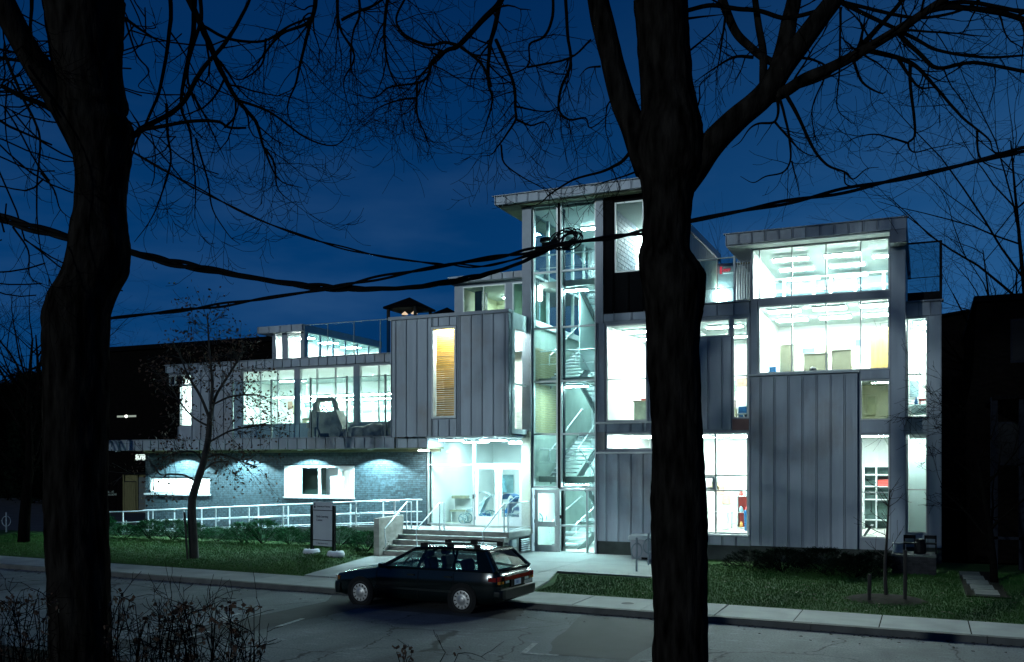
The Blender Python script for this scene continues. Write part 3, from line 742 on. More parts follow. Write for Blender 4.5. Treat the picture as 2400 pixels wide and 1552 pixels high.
for z in (2.75, 6.18, 9.55):
    gr.tube([(-12.42, 30.6, z+.95), (-10.18, 30.6, z+.95)], .022, 6); gr.tube([(-12.42, 30.6, z+.5), (-10.18, 30.6, z+.5)], .012, 5)
gr.build('landing_rail', STEEL, st)
TL = emat('stair_lamp', (.62, .95, 1.0), 255)
for (x, y, z) in ((-11.2, 33, 11.98), (-11.2, 35.2, 11.98), (-11.3, 35.6, 7.6), (-11.3, 31.0, 9.34), (-11.3, 35.6, 4.2), (-11.3, 31.0, 5.97), (-11.3, 31.0, 2.54), (-11.3, 35.6, .8)):
    fixture(z, x, y, 1.0, .3 if z > 3 or z < 1 else .45, 0, TL)
wl = MB().lathe((-12.33, 30.40, 9.15), [(.03, -.28), (.085, -.24), (.085, .24), (.03, .28)], n=12).build('wall_lamp', emat('wall_lamp_glow', (.85, 1, .98), 20), B)
# tower and top-floor roof
rf = MB().box(-13.6, -8.33, 29.4, 41.4, 12.1, 12.36).build('upper_roof', ZINCD, B)
panels(rf, spaced(-13.6, -8.33, 13), 12.1, 12.38, 29.4)
MB().box(-13.66, -8.28, 29.29, 29.5, 12.38, 12.41).build('coping', ZINCD, rf)
MB().box(-13.5, -12.86, 29.5, 41, 12.06, 12.1).box(-13.5, -8.36, 29.5, 29.86, 12.065, 12.1).build('soffit', SOFF, rf)
MB().box(-8.30, -8.22, 29.4, 41.4, 12.1, 12.38).build('roof_edge', ZINCD, rf)
# ---- top floor: charcoal front, one window; pale side wall to the deck
uf = wall('charcoal_wall', -9.86, -8.36, 8.2, 12.1, 30.0, 30.25, [(-9.5, -8.5, 9.55, 11.9)], BLACKP)
panels(uf, [-9.85, -9.52], 8.2, 12.08, 30.0, BLACKP); panels(uf, [-9.5, -9.0, -8.5], 8.2, 9.5, 30.0, BLACKP)
window(-9.5, -8.5, 9.55, 11.9, 30.03, fw=.05, m=ALU)
room(-9.8, -8.50, 30.3, 36, 8.25, 11.95, lights=[(-9.1, 33.8, .4, .9)], fm=INTF)
bk = MB()
for k in range(16):
    z = 9.4+k*.16
    for j in range(9): bk.box(-9.795, -9.77, 30.35+j*.34+(k % 2)*.17, 30.35+j*.34+(k % 2)*.17+.32, z, z+.145)
bk.build('grey_block_wall', mat('grey_block', (.16, .21, .26), .7, 0, .15, 8), B)
MB().box(-9.0, -8.55, 35.2, 35.25, 9.2, 11.3).build('inner_door', WHITEF, B)
sw_ = MB().box(-8.36, -8.30, 30.26, 41.0, 8.0, 12.1).build('deck_side_wall', CREAM, B)
for y in np.arange(31.2, 41, 1.25): MB().box(-8.30, -8.285, y, y+1.235, 8.05, 12.08).build('panel', CREAM, sw_)
rw = MB().box(-8.3, -4.0, 41.0, 41.2, 8.0, 11.9).build('deck_rear_wall', mat('blue_grey_panel', (.34, .40, .42), .6, 0, .08, 2), B)
MB().box(-8.3, -5.1, 30.3, 41, 7.92, 8.0).build('deck_floor', CONC, B)
ex = MB().box(-8.05, -7.60, 40.90, 40.99, 11.45, 11.75).build('exit_sign_box', WHITEF, B)
text_mesh('exit_letters', 'EXIT', .15, EXITR, (-8.03, 40.895, 11.52), (R(90), 0, 0), B, extrude=.004, bold=.008)
MB().box(-8.18, -8.10, 40.90, 40.99, 11.45, 11.75).build('exit_arrow', EXITR, B)
MB().lathe((-8.08, 40.80, 10.45), [(.04, -.3), (.16, -.26), (.16, .26), (.04, .3)], n=12).build('wall_lamp', emat('deck_lamp', (.85, 1, .98), 60), B)
fixture(8.06, -7.3, 33, .2, .2, 0, LAMPD) if False else None
dg = thing('deck_guard', 'clear glass guard on the deck beside the upper right block', 'glass guard', (-7, 30.1, 8.3))
dx = [-8.3, -7.1, -6.1, -5.56]
for x in dx: MB().box(x-.012, x+.012, 30.085, 30.115, 8.3, 9.72).build('post', ALUD, dg)
MB().box(-8.3, -5.54, 30.07, 30.13, 9.725, 9.76).box(-8.3, -5.54, 30.085, 30.115, 8.78, 8.80).build('rail', ALUD, dg)
for a, b in zip(dx[:-1], dx[1:]): MB().box(a+.025, b-.025, 30.095, 30.105, 8.35, 9.7).build('pane', GUARD, dg)
MB().box(-5.58, -5.52, 30.04, 30.16, 8.3, 9.78).build('end_post', WHITEF, dg)
sf = thing('slat_screen', 'screen of thin pale upright slats beside the top windows', 'slat screen', (-5.3, 30.1, 8.3))
for k in range(6):
    x = -5.46+k*.078; MB().box(x, x+.022, 30.05, 30.13, 8.31, 9.62).build('slat', WHITEF, sf)
MB().box(-5.5, -5.04, 30.08, 30.12, 8.33, 8.38).box(-5.5, -5.04, 30.08, 30.12, 9.5, 9.55).build('rail', SHEDW, sf)

# ---- central block front
co = [(-9.8, -8.38, 4.60, 7.83), (-9.8, -8.2, 3.66, 4.22), (-7.1, -5.68, 7.24, 7.8), (-5.6, -5.09, 4.63, 7.8), (-7.2, -5.09, .96, 4.2)]
cb = wall('front_wall', -10.1, -5.04, .6, 8.28, 30.0, 30.22, co, ZINCD)
panels(cb, [-10.08, -9.78, -9.36, -8.93, -8.52, -8.1, -7.68, -7.24], .61, 3.52, 30.0)
MB().box(-10.1, -7.24, 29.88, 30.0, 3.525, 3.585).build('sill_rail', ALU, cb)
panels(cb, [-10.08, -9.8, -9.36, -8.93, -8.52, -8.37], 4.26, 4.52, 30.0)
MB().box(-10.12, -8.16, 29.86, 30.0, 4.525, 4.58).build('sill_rail', ALU, cb)
MB().box(-10.1, -9.82, 29.95, 29.998, 3.66, 4.24).build('panel', mat('taupe_panel', (.26, .23, .22), .6, 0, .1, 3), cb)
panels(cb, [-10.08, -9.82], 4.6, 7.9, 30.0); panels(cb, [-8.36, -7.9, -7.45, -7.0, -6.64, -6.37, -5.93, -5.62], 4.29, 7.2, 30.0)
panels(cb, [-10.1, -9.5, -8.9, -8.36], 7.94, 8.18, 30.0); panels(cb, [-8.3, -7.7, -7.1, -6.64, -6.1, -5.56, -5.05], 7.9, 8.26, 30.0)
MB().box(-8.3, -5.04, 29.86, 30.28, 8.28, 8.32).build('coping', ZINCD, cb)
MB().box(-5.60, -5.09, 29.955, 29.998, 4.25, 4.60).build('panel', COPPER, cb)
panels(cb, [-7.24, -6.8, -6.37, -5.93, -5.5, -5.06], .61, .90, 30.0)
MB().box(-7.22, -5.07, 29.84, 30.0, .905, .955).build('window_sill', WHITEF, cb)
window(-9.8, -8.38, 4.60, 7.83, 30.02, hs=(6.0,), fw=.05, mw=.03); window(-9.8, -8.2, 3.66, 4.22, 30.02, fw=.05)
window(-7.1, -5.68, 7.24, 7.8, 30.02, fw=.05); window(-5.6, -5.09, 4.63, 7.8, 30.02, hs=(5.97,), fw=.04)
window(-7.2, -5.09, .96, 4.2, 30.02, hs=(2.34, 2.82), vs=(-6.14,), fw=.05, mw=.05)
MB().box(-6.55, -6.165, 29.985, 30.018, 2.37, 2.44).box(-6.55, -6.165, 29.985, 30.018, 2.72, 2.79).box(-6.24, -6.165, 29.986, 30.017, 2.44, 2.72).build('vent_frame', ZINCD, B)
MB().box(-10.1, -5.04, 30.03, 30.2, .12, .598).build('plinth', mat('plinth', (.045, .055, .05), .8, 0, .3, 2), B)
room(-9.85, -8.0, 30.25, 35.6, .95, 4.22, lights=[(-9, 31.6, 1.0, .4), (-9, 33.6, 1.0, .4)])
room(-7.8, -5.2, 30.25, 36, .95, 4.22, lights=[(-7.2, 31.7, .9, .45), (-5.9, 31.7, .9, .45), (-7.2, 34, .9, .45), (-5.9, 34, .9, .45)])
room(-9.85, -7.4, 30.25, 35.6, 4.45, 7.86, lights=[(-9.2, 31.7, 1, .45), (-8.1, 33.8, 1, .45), (-9.2, 33.8, 1, .45)])
room(-7.25, -5.2, 30.25, 36, 4.45, 7.86, lights=[(-6.2, 31.8, 1.2, .35), (-6.2, 34.4, 1.2, .3)])
# ---- right block
ro = [(-5.0, -.98, 8.33, 9.92), (-4.8, -.98, 6.0, 8.13), (-1.80, -.98, 4.49, 5.70), (-1.80, -.98, .96, 4.08)]
rb = wall('right_wall', -5.03, -.54, .62, 10.0, 30.0, 30.22, ro, ZINCD)
xb = [-5.05, -4.72, -4.30, -3.88, -3.47, -3.05, -2.64, -2.25, -1.86]
bx = MB().box(-5.05, -1.86, 29.88, 29.995, .65, 5.92).build('panel_box', ZINCD, B)
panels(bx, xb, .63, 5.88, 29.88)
MB().box(-5.08, -1.84, 29.76, 29.99, 5.925, 5.965).build('coping', WHITEF, bx)
panels(rb, [-.95, -.55], .64, 10.0, 30.0, rib=False); panels(rb, [-1.80, -.98], 4.11, 4.46, 30.0, rib=False); panels(rb, [-1.80, -.98], 5.72, 5.96, 30.0, rib=False)
panels(rb, [-5.02, -4.81], 6.0, 8.3, 30.0, rib=False)
window(-5.0, -.98, 8.33, 9.92, 30.02, vs=(-4.77, -3.79, -2.78, -1.79), fw=.045, mw=.035)
window(-4.8, -.98, 6.0, 8.13, 30.02, vs=(-3.79, -2.78, -1.79), fw=.045, mw=.035)
window(-1.80, -.98, 4.49, 5.70, 30.02, fw=.04); window(-1.80, -.98, .96, 4.08, 30.02, hs=(2.33,), fw=.045, mw=.035)
rr = MB().box(-5.7, -.5, 29.4, 37.5, 9.97, 10.3).build('block_roof', ZINCD, B)
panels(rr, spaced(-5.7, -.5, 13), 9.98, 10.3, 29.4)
MB().box(-5.75, -.45, 29.3, 29.5, 10.3, 10.33).build('coping', ZINCD, rr)
MB().box(-5.68, -5.06, 29.45, 37.4, 9.93, 9.968).box(-5.06, -.56, 29.45, 29.99, 9.932, 9.968).build('soffit', WHITEF, rr)
MB().box(-.96, -.52, 29.35, 29.93, 9.6, 9.965).build('pier_head', ZINCD, rr)
MB().box(-5.03, -.56, 30.05, 30.2, .12, .615).build('plinth', MATS['plinth'], B)
room(-4.95, -.66, 30.25, 36.5, .95, 4.2, lights=[(-1.6, 31.8, .9, .3), (-1.6, 34, .9, .3), (-3.5, 33, .9, .4)])
room(-1.95, -.66, 30.25, 33, 4.35, 5.78, lights=[(-1.3, 31.3, .5, .14)], wm=INTG)
room(-4.95, -.66, 30.25, 35.5, 5.85, 8.2, lights=[(-4.2, 31.4, 1, .5), (-2.8, 31.4, 1, .5), (-1.4, 31.4, 1, .5), (-4.2, 33.4, 1, .5), (-2.8, 33.4, 1, .5), (-1.4, 33.4, 1, .5)])
room(-5.0, -.66, 30.25, 37, 8.30, 9.95, lights=[(-4.0, 31.3, 1.1, .35, .1), (-2.4, 31.3, 1.1, .35, .1), (-4.0, 33.0, 1.1, .35, .1), (-2.4, 33.0, 1.1, .35, .1), (-4.0, 34.8, 1.1, .35, .1), (-2.4, 34.8, 1.1, .35, .1), (-1.2, 32, .7, .35, .1)])
q = MB()
for x in (-4.55, -3.55, -3.0, -2.2, -1.3, -.8): q.box(x-.05, x+.05, 34.0, 34.08, 8.3, 9.7)
for z in (8.75, 9.25, 9.68): q.box(-4.9, -.7, 34.01, 34.07, z-.03, z+.03)
q.build('inner_window_frame', WHITEF, B)
MB().box(-4.9, -.7, 34.3, 34.33, 8.3, 9.6).build('blue_grey_screen', mat('blue_grey', (.22, .37, .45), .6, 0, .1, 2), B)
# ---- right-hand end, set back
eo = [(-.56, .04, 4.61, 7.7), (-.56, .04, 1.03, 4.12)]
ew = wall('end_wall', -.6, .44, .62, 8.16, 31.5, 31.7, eo, ZINCD)
panels(ew, [-.56, -.2, .13, .43], 7.74, 8.14, 31.5); panels(ew, [.07, .43], .62, 7.72, 31.5, rib=False)
panels(ew, [-.56, .05], 4.15, 4.58, 31.5, rib=False); panels(ew, [-.56, .05], .62, 1.0, 31.5, rib=False)
MB().box(-.6, .5, 31.36, 31.75, 8.16, 8.2).build('coping', ZINCD, ew)
window(-.58, .04, 4.61, 7.7, 31.52, hs=(5.95,), fw=.035); window(-.58, .04, 1.03, 4.12, 31.52, hs=(2.39,), fw=.035)
room(-.5, .36, 31.75, 34.6, 4.4, 7.75, lights=[(-.1, 32.6, .5, .5), (-.1, 33.8, .5, .5)]); room(-.5, .36, 31.75, 34.6, .95, 4.2, lights=[(-.1, 32.2, .4, .2)])
MB().box(-.5, .36, 32.9, 32.92, 1.0, 4.0).build('frosted_blind', mat('frosted_blind', (.60, .74, .72), .7, 0, .06, 1.2, emit=None), B)
MB().box(-.6, .44, 31.55, 31.68, .1, .6).build('plinth', MATS['plinth'], B)
eg = thing('end_guard', 'dark framed glass guard above the right-hand end of the building', 'glass guard', (0, 31.6, 8.2))
MB().box(-.5, .38, 31.595, 31.605, 8.5, 9.98).build('pane', GUARD, eg)
MB().box(.38, .46, 31.55, 31.65, 8.2, 10.02).box(-.52, .46, 31.57, 31.63, 9.985, 10.03).box(-.52, .38, 31.57, 31.63, 8.2, 8.48).box(-.52, .38, 31.58, 31.62, 8.92, 8.94).build('frame', DARK, eg)
# ---- roof-top room left of the tower
pr = MB().box(-16.1, -12.62, 30.7, 37, 9.82, 10.05).build('roof_room_roof', ZINCD, B)
panels(pr, spaced(-16.1, -12.62, 8), 9.84, 10.06, 30.7)
wall('roof_room_wall', -16.0, -12.62, 7.24, 9.82, 31.0, 31.15, [(-15.65, -13.92, 8.3, 9.72), (-13.65, -12.65, 8.3, 9.72)], ZINCD)
window(-15.65, -13.92, 8.3, 9.72, 31.0, vs=(-14.81,), fw=.04, mw=.03, m=ALU, g=GLASSG); window(-13.65, -12.65, 8.3, 9.72, 31.0, vs=(-13.2,), fw=.04, g=GLASSG)
room(-15.9, -13.75, 31.2, 34.5, 8.25, 9.78, lights=[(-14.9, 33.6, .6, .2)], wm=mat('sage_wall', (.42, .45, .30), .6, 0, .06, 2))
MB().box(-15.6, -15.3, 31.9, 32.4, 8.3, 9.7).build('dark_cabinet', mat('blue_grey_cabinet', (.07, .10, .11), .6), B)
# two small dark roofed shelters on the roof
def shelter(x, y, z0, w, zc, za, lamps, label):
    s = thing('roof_shelter', label, 'shelter', (x, y, z0), group='shelters on the left wing roof')
    for a in (-1, 1):
        for b in (-1, 1): MB().box(x+a*w*.8-.05, x+a*w*.8+.05, y+b*w*.8-.05, y+b*w*.8+.05, z0, zc).build('post', DARK, s)
    r = MB(); c = [(x-w, y-w, zc), (x+w, y-w, zc), (x+w, y+w, zc), (x-w, y+w, zc)]; d = [(p[0], p[1], zc-.08) for p in c]; r.loft([d, c], cap=False)
    for i in range(4): r.tri(c[i], c[(i+1) % 4], (x, y, za))
    r.quad(*d[::-1]); r.build('hip_roof', ROOFM, s)
    if lamps:
        for k in (-1, 1): MB().lathe((x+k*.22, y, zc-.24), [(.02, .12), (.13, .02), (.13, 0)], n=12).build('lamp_shade', emat('warm_lamp', (1, .75, .5), .8), s)
shelter(-19.3, 33.4, 7.24, .78, 9.55, 10.0, True, 'dark hip-roofed shelter with two hanging lamps on the roof')
shelter(-18.2, 34.6, 7.24, .72, 9.25, 9.70, False, 'lower dark hip-roofed shelter half hidden behind the oriel top')
# ------------------------------------------------------------------ inside the rooms
def place(m, name, label, cat, mtl, base, group=None):
    o = m.build(name, mtl); return tag(o, label, cat, group)
# bookcase, blue bin, table and chairs in the ground-floor room
s = thing('bookcase', 'low white bookcase with a red back seen through the big lower window', 'bookcase', (-5.6, 33, .95))
MB().box(-5.95, -5.25, 33.1, 33.13, 1.0, 2.05).build('back_panel', RED, s)
MB().box(-5.98, -5.95, 32.8, 33.13, .95, 2.1).box(-5.25, -5.22, 32.8, 33.13, .95, 2.1).build('side_panel', WHITEF, s)
for z in (.97, 1.5, 2.06): MB().box(-5.95, -5.25, 32.8, 33.1, z, z+.03).build('shelf', WHITEF, s)
random.seed(3)
for k, (z, m_) in enumerate(((1.53, LBLUE), (1.53, RED), (1.53, CREAM), (1.0, SLAT), (2.09, LBLUE), (2.09, BLUE), (2.09, RED))):
    x = -5.9+.2*(k % 3)+.05; t = MB().lathe((x, 32.92, z), [(.05, 0), (.075, .03), (.06, .12), (.02, .2)], n=10)
    place(t, 'toy', ['pale blue toy on the left of the bookcase shelf', 'red toy in the middle of the bookcase shelf', 'cream toy on the right of the bookcase shelf', 'yellow toy on the lowest shelf of the bookcase', 'pale blue toy on top of the bookcase', 'dark blue toy on top of the bookcase', 'red toy on top of the bookcase'][k], 'toy', m_, 0)
place(MB().loft([[(-5.55, 31.9, .95), (-5.15, 31.9, .95), (-5.15, 32.2, .95), (-5.55, 32.2, .95)], [(-5.58, 31.87, 1.62), (-5.12, 31.87, 1.62), (-5.12, 32.23, 1.62), (-5.58, 32.23, 1.62)]]), 'storage_bin', 'tall blue storage bin just inside the big lower window', 'bin', BLUE, 0)
tb = thing('play_table', 'low white table with thin legs in the ground-floor room', 'table', (-6.6, 32.5, .95))
MB().box(-7.3, -6.1, 32.1, 32.9, 1.5, 1.54).build('tabletop', WHITEF, tb)
for x in (-7.25, -6.15):
    for y in (32.15, 32.85): MB().box(x-.02, x+.02, y-.02, y+.02, .95, 1.5).build('leg', STEEL, tb)
MB().box(-6.5, -6.3, 35.0, 35.05, .95, 3.4).box(-5.9, -5.4, 35.9, 35.95, 2.2, 3.4).build('wall_chart', mat('pale_chart', (.35, .55, .56), .6, 0, .3, 5), B)
MB().box(-5.55, -5.22, 35.2, 35.3, 4.45, 5.9).build('oak_door', WOOD, B)
lk = thing('low_shelf', 'low blue and white shelf inside the narrow tall window', 'shelf', (-5.35, 31, 4.45))
MB().box(-5.58, -5.1, 30.6, 30.9, 4.46, 4.5).box(-5.58, -5.1, 30.6, 30.9, 4.78, 4.82).box(-5.37, -5.33, 30.6, 30.9, 4.5, 4.78).build('frame', WHITEF, lk)
MB().box(-5.57, -5.1, 30.88, 30.9, 4.5, 5.05).build('back_panel', BLUE, lk)
ck = thing('cupboard', 'pale cupboard with a dark rim below the second-floor window', 'cupboard', (-9.0, 32, 4.45))
MB().box(-9.35, -8.75, 31.8, 32.3, 4.45, 5.35).build('carcass', mat('pale_green_cupboard', (.5, .58, .45), .6), ck); MB().box(-9.38, -8.72, 31.77, 32.33, 5.35, 5.4).build('top', GREYB, ck)
place(MB().lathe((-9.0, 32, 5.4), [(.12, 0), (.16, .04), (.15, .07)], n=12), 'tray', 'small red tray on top of the pale cupboard', 'tray', RED, 0)
# studio behind the four middle panes of the right block
for k, (x0, x1, z1, lab) in enumerate(((-4.35, -3.9, 7.05, 'tall grey board standing behind the first middle pane'), (-3.6, -2.85, 6.72, 'wide low grey board behind the second middle pane'), (-2.75, -2.15, 6.80, 'low grey board behind the third middle pane'))):
    d = thing('display_board', lab, 'board', ((x0+x1)/2, 31.5, 5.85), group='grey boards in the upper studio')
    MB().box(x0, x1, 31.48, 31.52, 5.88, z1).build('board', GREYB, d); MB().box(x0-.02, x1+.02, 31.47, 31.53, z1, z1+.03).build('cap', WHITEF, d)
    MB().box(x0+.03, x0+.07, 31.3, 31.7, 5.85, 5.88).box(x1-.07, x1-.03, 31.3, 31.7, 5.85, 5.88).build('foot', STEEL, d)
MB().box(-2.7, -2.2, 33.2, 33.24, 5.85, 7.2).build('grey_panel', GREYB, B)
MB().box(-1.62, -1.08, 31.9, 31.95, 5.86, 7.5).build('oak_door', WOOD, B)
place(MB().box(-4.65, -4.45, 31.2, 31.5, 5.85, 6.3).box(-4.66, -4.44, 31.19, 31.51, 6.3, 6.33), 'blue_box', 'small blue box at the left foot of the studio boards', 'box', BLUE, 0)
place(MB().lathe((-3.2, 30.4, 6.05), [(.02, 0), (.12, .02), (.10, .10), (.05, .14), (.01, .15)], n=10), 'small_toy', 'small dark toy sitting on the studio window sill', 'toy', DARK, 0)
MB().box(-1.75, -1.5, 32.9, 32.96, 4.8, 5.4).build('framed_print', mat('framed_print', (.20, .22, .12), .5), B)
# shelves seen through the low right window
s2 = thing('shelving', 'white shelving with dark recesses and red books in the lower right window', 'shelving', (-1.5, 34.5, .95))
for x in (-1.95, -1.55, -1.12): MB().box(x-.02, x+.02, 34.3, 34.7, .95, 3.1).build('upright', WHITEF, s2)
for z in (1.25, 1.95, 2.4, 2.8, 3.08): MB().box(-1.95, -1.12, 34.3, 34.7, z, z+.03).build('shelf', WHITEF, s2)
MB().box(-1.95, -1.12, 34.68, 34.70, .97, 3.08).build('back_panel', mat('shelf_back', (.10, .17, .16), .6), s2)
for k in range(3): place(MB().box(-1.5, -1.15, 34.32, 34.62, 2.43+k*.075, 2.495+k*.075), 'book', ['red book at the bottom of the pile on the shelving', 'red book in the middle of the pile on the shelving', 'red book on top of the pile on the shelving'][k], 'book', RED, 0)
MB().box(-1.02, -.92, 34.0, 34.6, .95, 3.2).build('folding_door', mat('pale_green_door', (.45, .52, .35), .6), B)
place(MB().prism([(-1.78, .96), (-1.70, .96), (-1.48, 1.3), (-1.56, 1.3)], 'y', 30.6, 31.3), 'toy_ramp', 'dark sloping board on the floor inside the lower right window', 'board', STL, 0)
# table with cloth and toys in the end room
t2 = thing('cloth_table', 'low table under a crumpled pale cloth in the end window', 'table', (-.2, 32.6, 4.4))
for x in (-.45, .1): MB().box(x-.03, x+.03, 32.3, 32.36, 4.4, 5.0).build('leg', WHITEF, t2)
random.seed(9); c = MB(); ring = lambda z, e: [(-.2+math.cos(a)*(.36+e*random.uniform(.8, 1.2)), 32.6+math.sin(a)*(.28+e*random.uniform(.8, 1.2)), z+random.uniform(-.03, .03)) for a in np.linspace(0, 6.283, 18)[:-1]]
c.loft([ring(4.78, .04), ring(4.95, .03), ring(5.05, .0), ring(5.07, -.2)]); place(c, 'tablecloth', 'crumpled pale blue-green cloth on the low table in the end window', 'cloth', mat('cloth', (.35, .48, .48), .8, 0, .2, 6), 0)
place(MB().lathe((-.28, 32.5, 5.06), [(.05, 0), (.055, .1), (.02, .2), (.02, .26)], n=10), 'bottle', 'dark blue bottle on the pale cloth in the end window', 'bottle', BLUE, 0)
place(MB().box(-.2, .06, 32.5, 32.7, 5.2, 5.25).box(-.19, -.15, 32.5, 32.54, 5.06, 5.2).box(.01, .05, 32.5, 32.54, 5.06, 5.2), 'toy_table', 'little red toy table on the pale cloth in the end window', 'toy', RED, 0)
MB().box(-.49, -.22, 34.55, 34.59, 5.45, 6.0).build('wall_picture', mat('grey_picture', (.22, .33, .36), .6, 0, .3, 8), B)
random.seed(21)
PM = [mat('poster_'+n, c, .7, 0, .3, 9) for n, c in (('teal', (.14, .30, .32)), ('rust', (.40, .24, .18)), ('ochre', (.46, .40, .24)), ('navy', (.10, .18, .32)), ('sage', (.28, .38, .30)), ('rose', (.44, .32, .33)))]
for (x0, x1, y, z0, z1, n) in ((-9.7, -8.1, 35.58, 5.3, 6.6, 5), (-7.7, -6.7, 35.98, 1.6, 2.8, 4), (-4.8, -1.8, 35.47, 6.9, 7.6, 5), (-4.8, -2.2, 36.47, 1.6, 2.9, 4), (-27.6, -26.2, 36.17, 5.2, 6.2, 4), (-9.7, -8.1, 35.58, 1.8, 3.0, 4), (-7.1, -5.3, 35.98, 5.6, 6.8, 3)):
    for k in range(n):
        w, h = random.uniform(.18, .42), random.uniform(.2, .45); x = x0+(x1-x0-w)*(k+random.uniform(.1, .6))/n; z = random.uniform(z0, z1-h)
        MB().box(x, x+w, y-.02, y, z, z+h).build('wall_poster', random.choice(PM), B)
for k, (x0, x1, y, z) in enumerate(((-9.6, -8.9, 35.0, .95), (-4.6, -3.4, 36.0, .95), (-7.1, -6.5, 35.3, 4.45))):     # low cupboards with things on top
    c = thing('low_cupboard', ['low pale cupboard deep in the left ground-floor room', 'long low pale cupboard deep in the right ground-floor room', 'low pale cupboard deep in the room beside the oak door'][k], 'cupboard', (x0, y, z))
    MB().box(x0, x1, y, y+.4, z, z+.8).build('carcass', GREYB, c)
    for j in range(3): q = x0+(x1-x0)*(j+.5)/3; MB().box(q-.09, q+.09, y+.1, y+.3, z+.801, z+.8+random.uniform(.12, .35)).build('storage_box', random.choice(PM), c)
# lobby: notice boards, bench, three pushchairs
MB().box(-16.2, -15.55, 35.4, 35.44, 2.0, 2.75).box(-15.1, -14.7, 35.4, 35.44, 2.0, 2.75).build('notice_board', mat('notice_board', (.18, .30, .32), .6, 0, .3, 4), B)
MB().box(-14.95, -14.2, 35.2, 35.3, 2.45, 2.9).build('lobby_sign', mat('lobby_sign', (.25, .38, .40), .6), B)
MB().lathe((-15.98, 35.36, 2.2), [(.02, -.2), (.16, -.16), (.13, .1), (.08, .2), (.1, .3), (.02, .42)], n=10).build('poster_figure', LBLUE, B)
bn = thing('lobby_bench', 'white bench with a grey seat behind the left lobby glass', 'bench', (-16, 31.5, 1.0))
MB().box(-16.4, -15.7, 31.4, 31.8, 1.40, 1.46).build('seat', GREYB, bn); MB().box(-16.4, -15.7, 31.8, 31.84, 1.42, 2.0).build('backrest', WHITEF, bn)
for x in (-16.35, -15.75): MB().box(x-.02, x+.02, 31.42, 31.78, 1.0, 1.4).build('leg', WHITEF, bn)
place(MB().box(-16.35, -15.75, 31.46, 31.72, 1.89, 2.0), 'folded_mat', 'grey-green folded mat lying along the lobby bench back', 'mat', GREYB, 0)
def pushchair(x, y, sc, rz, label, cm, wr):
    p = thing('pushchair', label, 'pushchair', (x, y, 1.0), rz, group='pushchairs parked in the lobby'); p.scale = (sc,)*3
    for (a, b, r) in ((-.42, -.24, wr*.75), (-.42, .24, wr*.75), (.40, -.27, wr), (.40, .27, wr)):
        w = MB().lathe((a, b, r), [(r*.86, -.018), (r, -.02), (r, .02), (r*.86, .018)], 'y', 20, close=False); w.f = w.f
        wo = w.build('wheel', mat_tyre, p, local=True)
        h = MB()
        for k in range(5):
            an = k*1.2566; h.tube([(a, b, r), (a+math.cos(an)*r*.88, b, r+math.sin(an)*r*.88)], .018, 4)
        h.build('spokes', mat_tyre2, wo, local=True)
    f = MB()
    for s in (-1, 1):
        f.tube([(-.42, s*.24, wr*.75), (-.30, s*.25, .52), (.28, s*.25, .78), (.62, s*.25, 1.02)], .016, 6); f.tube([(.40, s*.27, wr), (-.12, s*.25, .60)], .016, 6)
    f.tube([(.62, -.25, 1.02), (.62, .25, 1.02)], .018, 6); f.tube([(.4, -.27, wr), (.4, .27, wr)], .014, 6); f.tube([(-.42, -.24, wr*.75), (-.42, .24, wr*.75)], .014, 6)
    f.build('frame', STEEL, p, local=True)
    s = MB(); s.prism([(-.30, .44), (.18, .40), (.42, .92), (.34, .95), (.12, .50), (-.30, .52)], 'y', -.21, .21); s.build('seat', cm, p, local=True)
    c = MB()
    for k in range(6):
        a0, a1 = R(20+k*22), R(20+(k+1)*22)
        c.quad(*[(.22+math.cos(a)*-.34, yy, .78+math.sin(a)*.34) for a, yy in ((a0, -.23), (a1, -.23), (a1, .23), (a0, .23))])
    c.build('hood', cm, p, local=True)
    MB().box(.10, .44, -.2, .2, .2, .36).build('basket', BLUE, p, local=True)
    MB().box(-.52, -.32, -.2, .2, .24, .27).build('footrest', STEEL, p, local=True)
mat_tyre = mat('grey_tyre', (.16, .28, .31), .6); mat_tyre2 = mat('wheel_spoke', (.30, .46, .50), .5)
pushchair(-15.05, 30.95, 1.05, R(8), 'pale pushchair with big spoked wheels left of the entrance doors', mat('pale_canvas', (.50, .62, .66), .7, 0, .2, 5), .24)
pushchair(-13.95, 31.1, 1.0, R(-12), 'blue pushchair with a low hood behind the left entrance door', BLUE, .2)
pushchair(-13.15, 31.0, 1.22, R(10), 'tallest blue pushchair behind the right entrance door', BLUE, .2)
# terrace: play truck and boulders on the canopy
TRK = mat('old_truck_paint', (.44, .38, .32), .7, .1, .3, 4)
tk = thing('play_truck', 'old rounded truck cab kept as a play piece on the canopy terrace', 'play truck', (-20.6, 29.4, 4.08))
tk_o = [(-21.25, 4.55), (-21.25, 5.02), (-21.2, 5.25), (-21.28, 5.4), (-21.25, 5.58), (-21.1, 5.68), (-20.35, 5.69), (-20.18, 5.6), (-20.05, 5.2), (-19.95, 4.98), (-19.85, 4.75), (-19.75, 4.55)]
tk_i = [(-20.85, 5.16), (-20.85, 5.55), (-20.75, 5.60), (-20.45, 5.60), (-20.36, 5.52), (-20.26, 5.16)]
m = MB(); m.prism([(-21.25, 4.08+.25), *tk_o[1:3], (-20.88, 5.14), (-20.24, 5.14), (-20.05, 5.2), *tk_o[9:], (-19.75, 4.33)], 'y', 29.25, 29.75)
m.build('cab_body', TRK, tk)
m = MB(); m.tube([(-21.08, 29.5, 5.1), (-21.1, 29.5, 5.45), (-20.98, 29.5, 5.62), (-20.42, 29.5, 5.64), (-20.28, 29.5, 5.52), (-20.14, 29.5, 5.1)], [.15, .14, .10, .09, .10, .12], 8); m.build('cab_roof', TRK, tk)
m = MB()
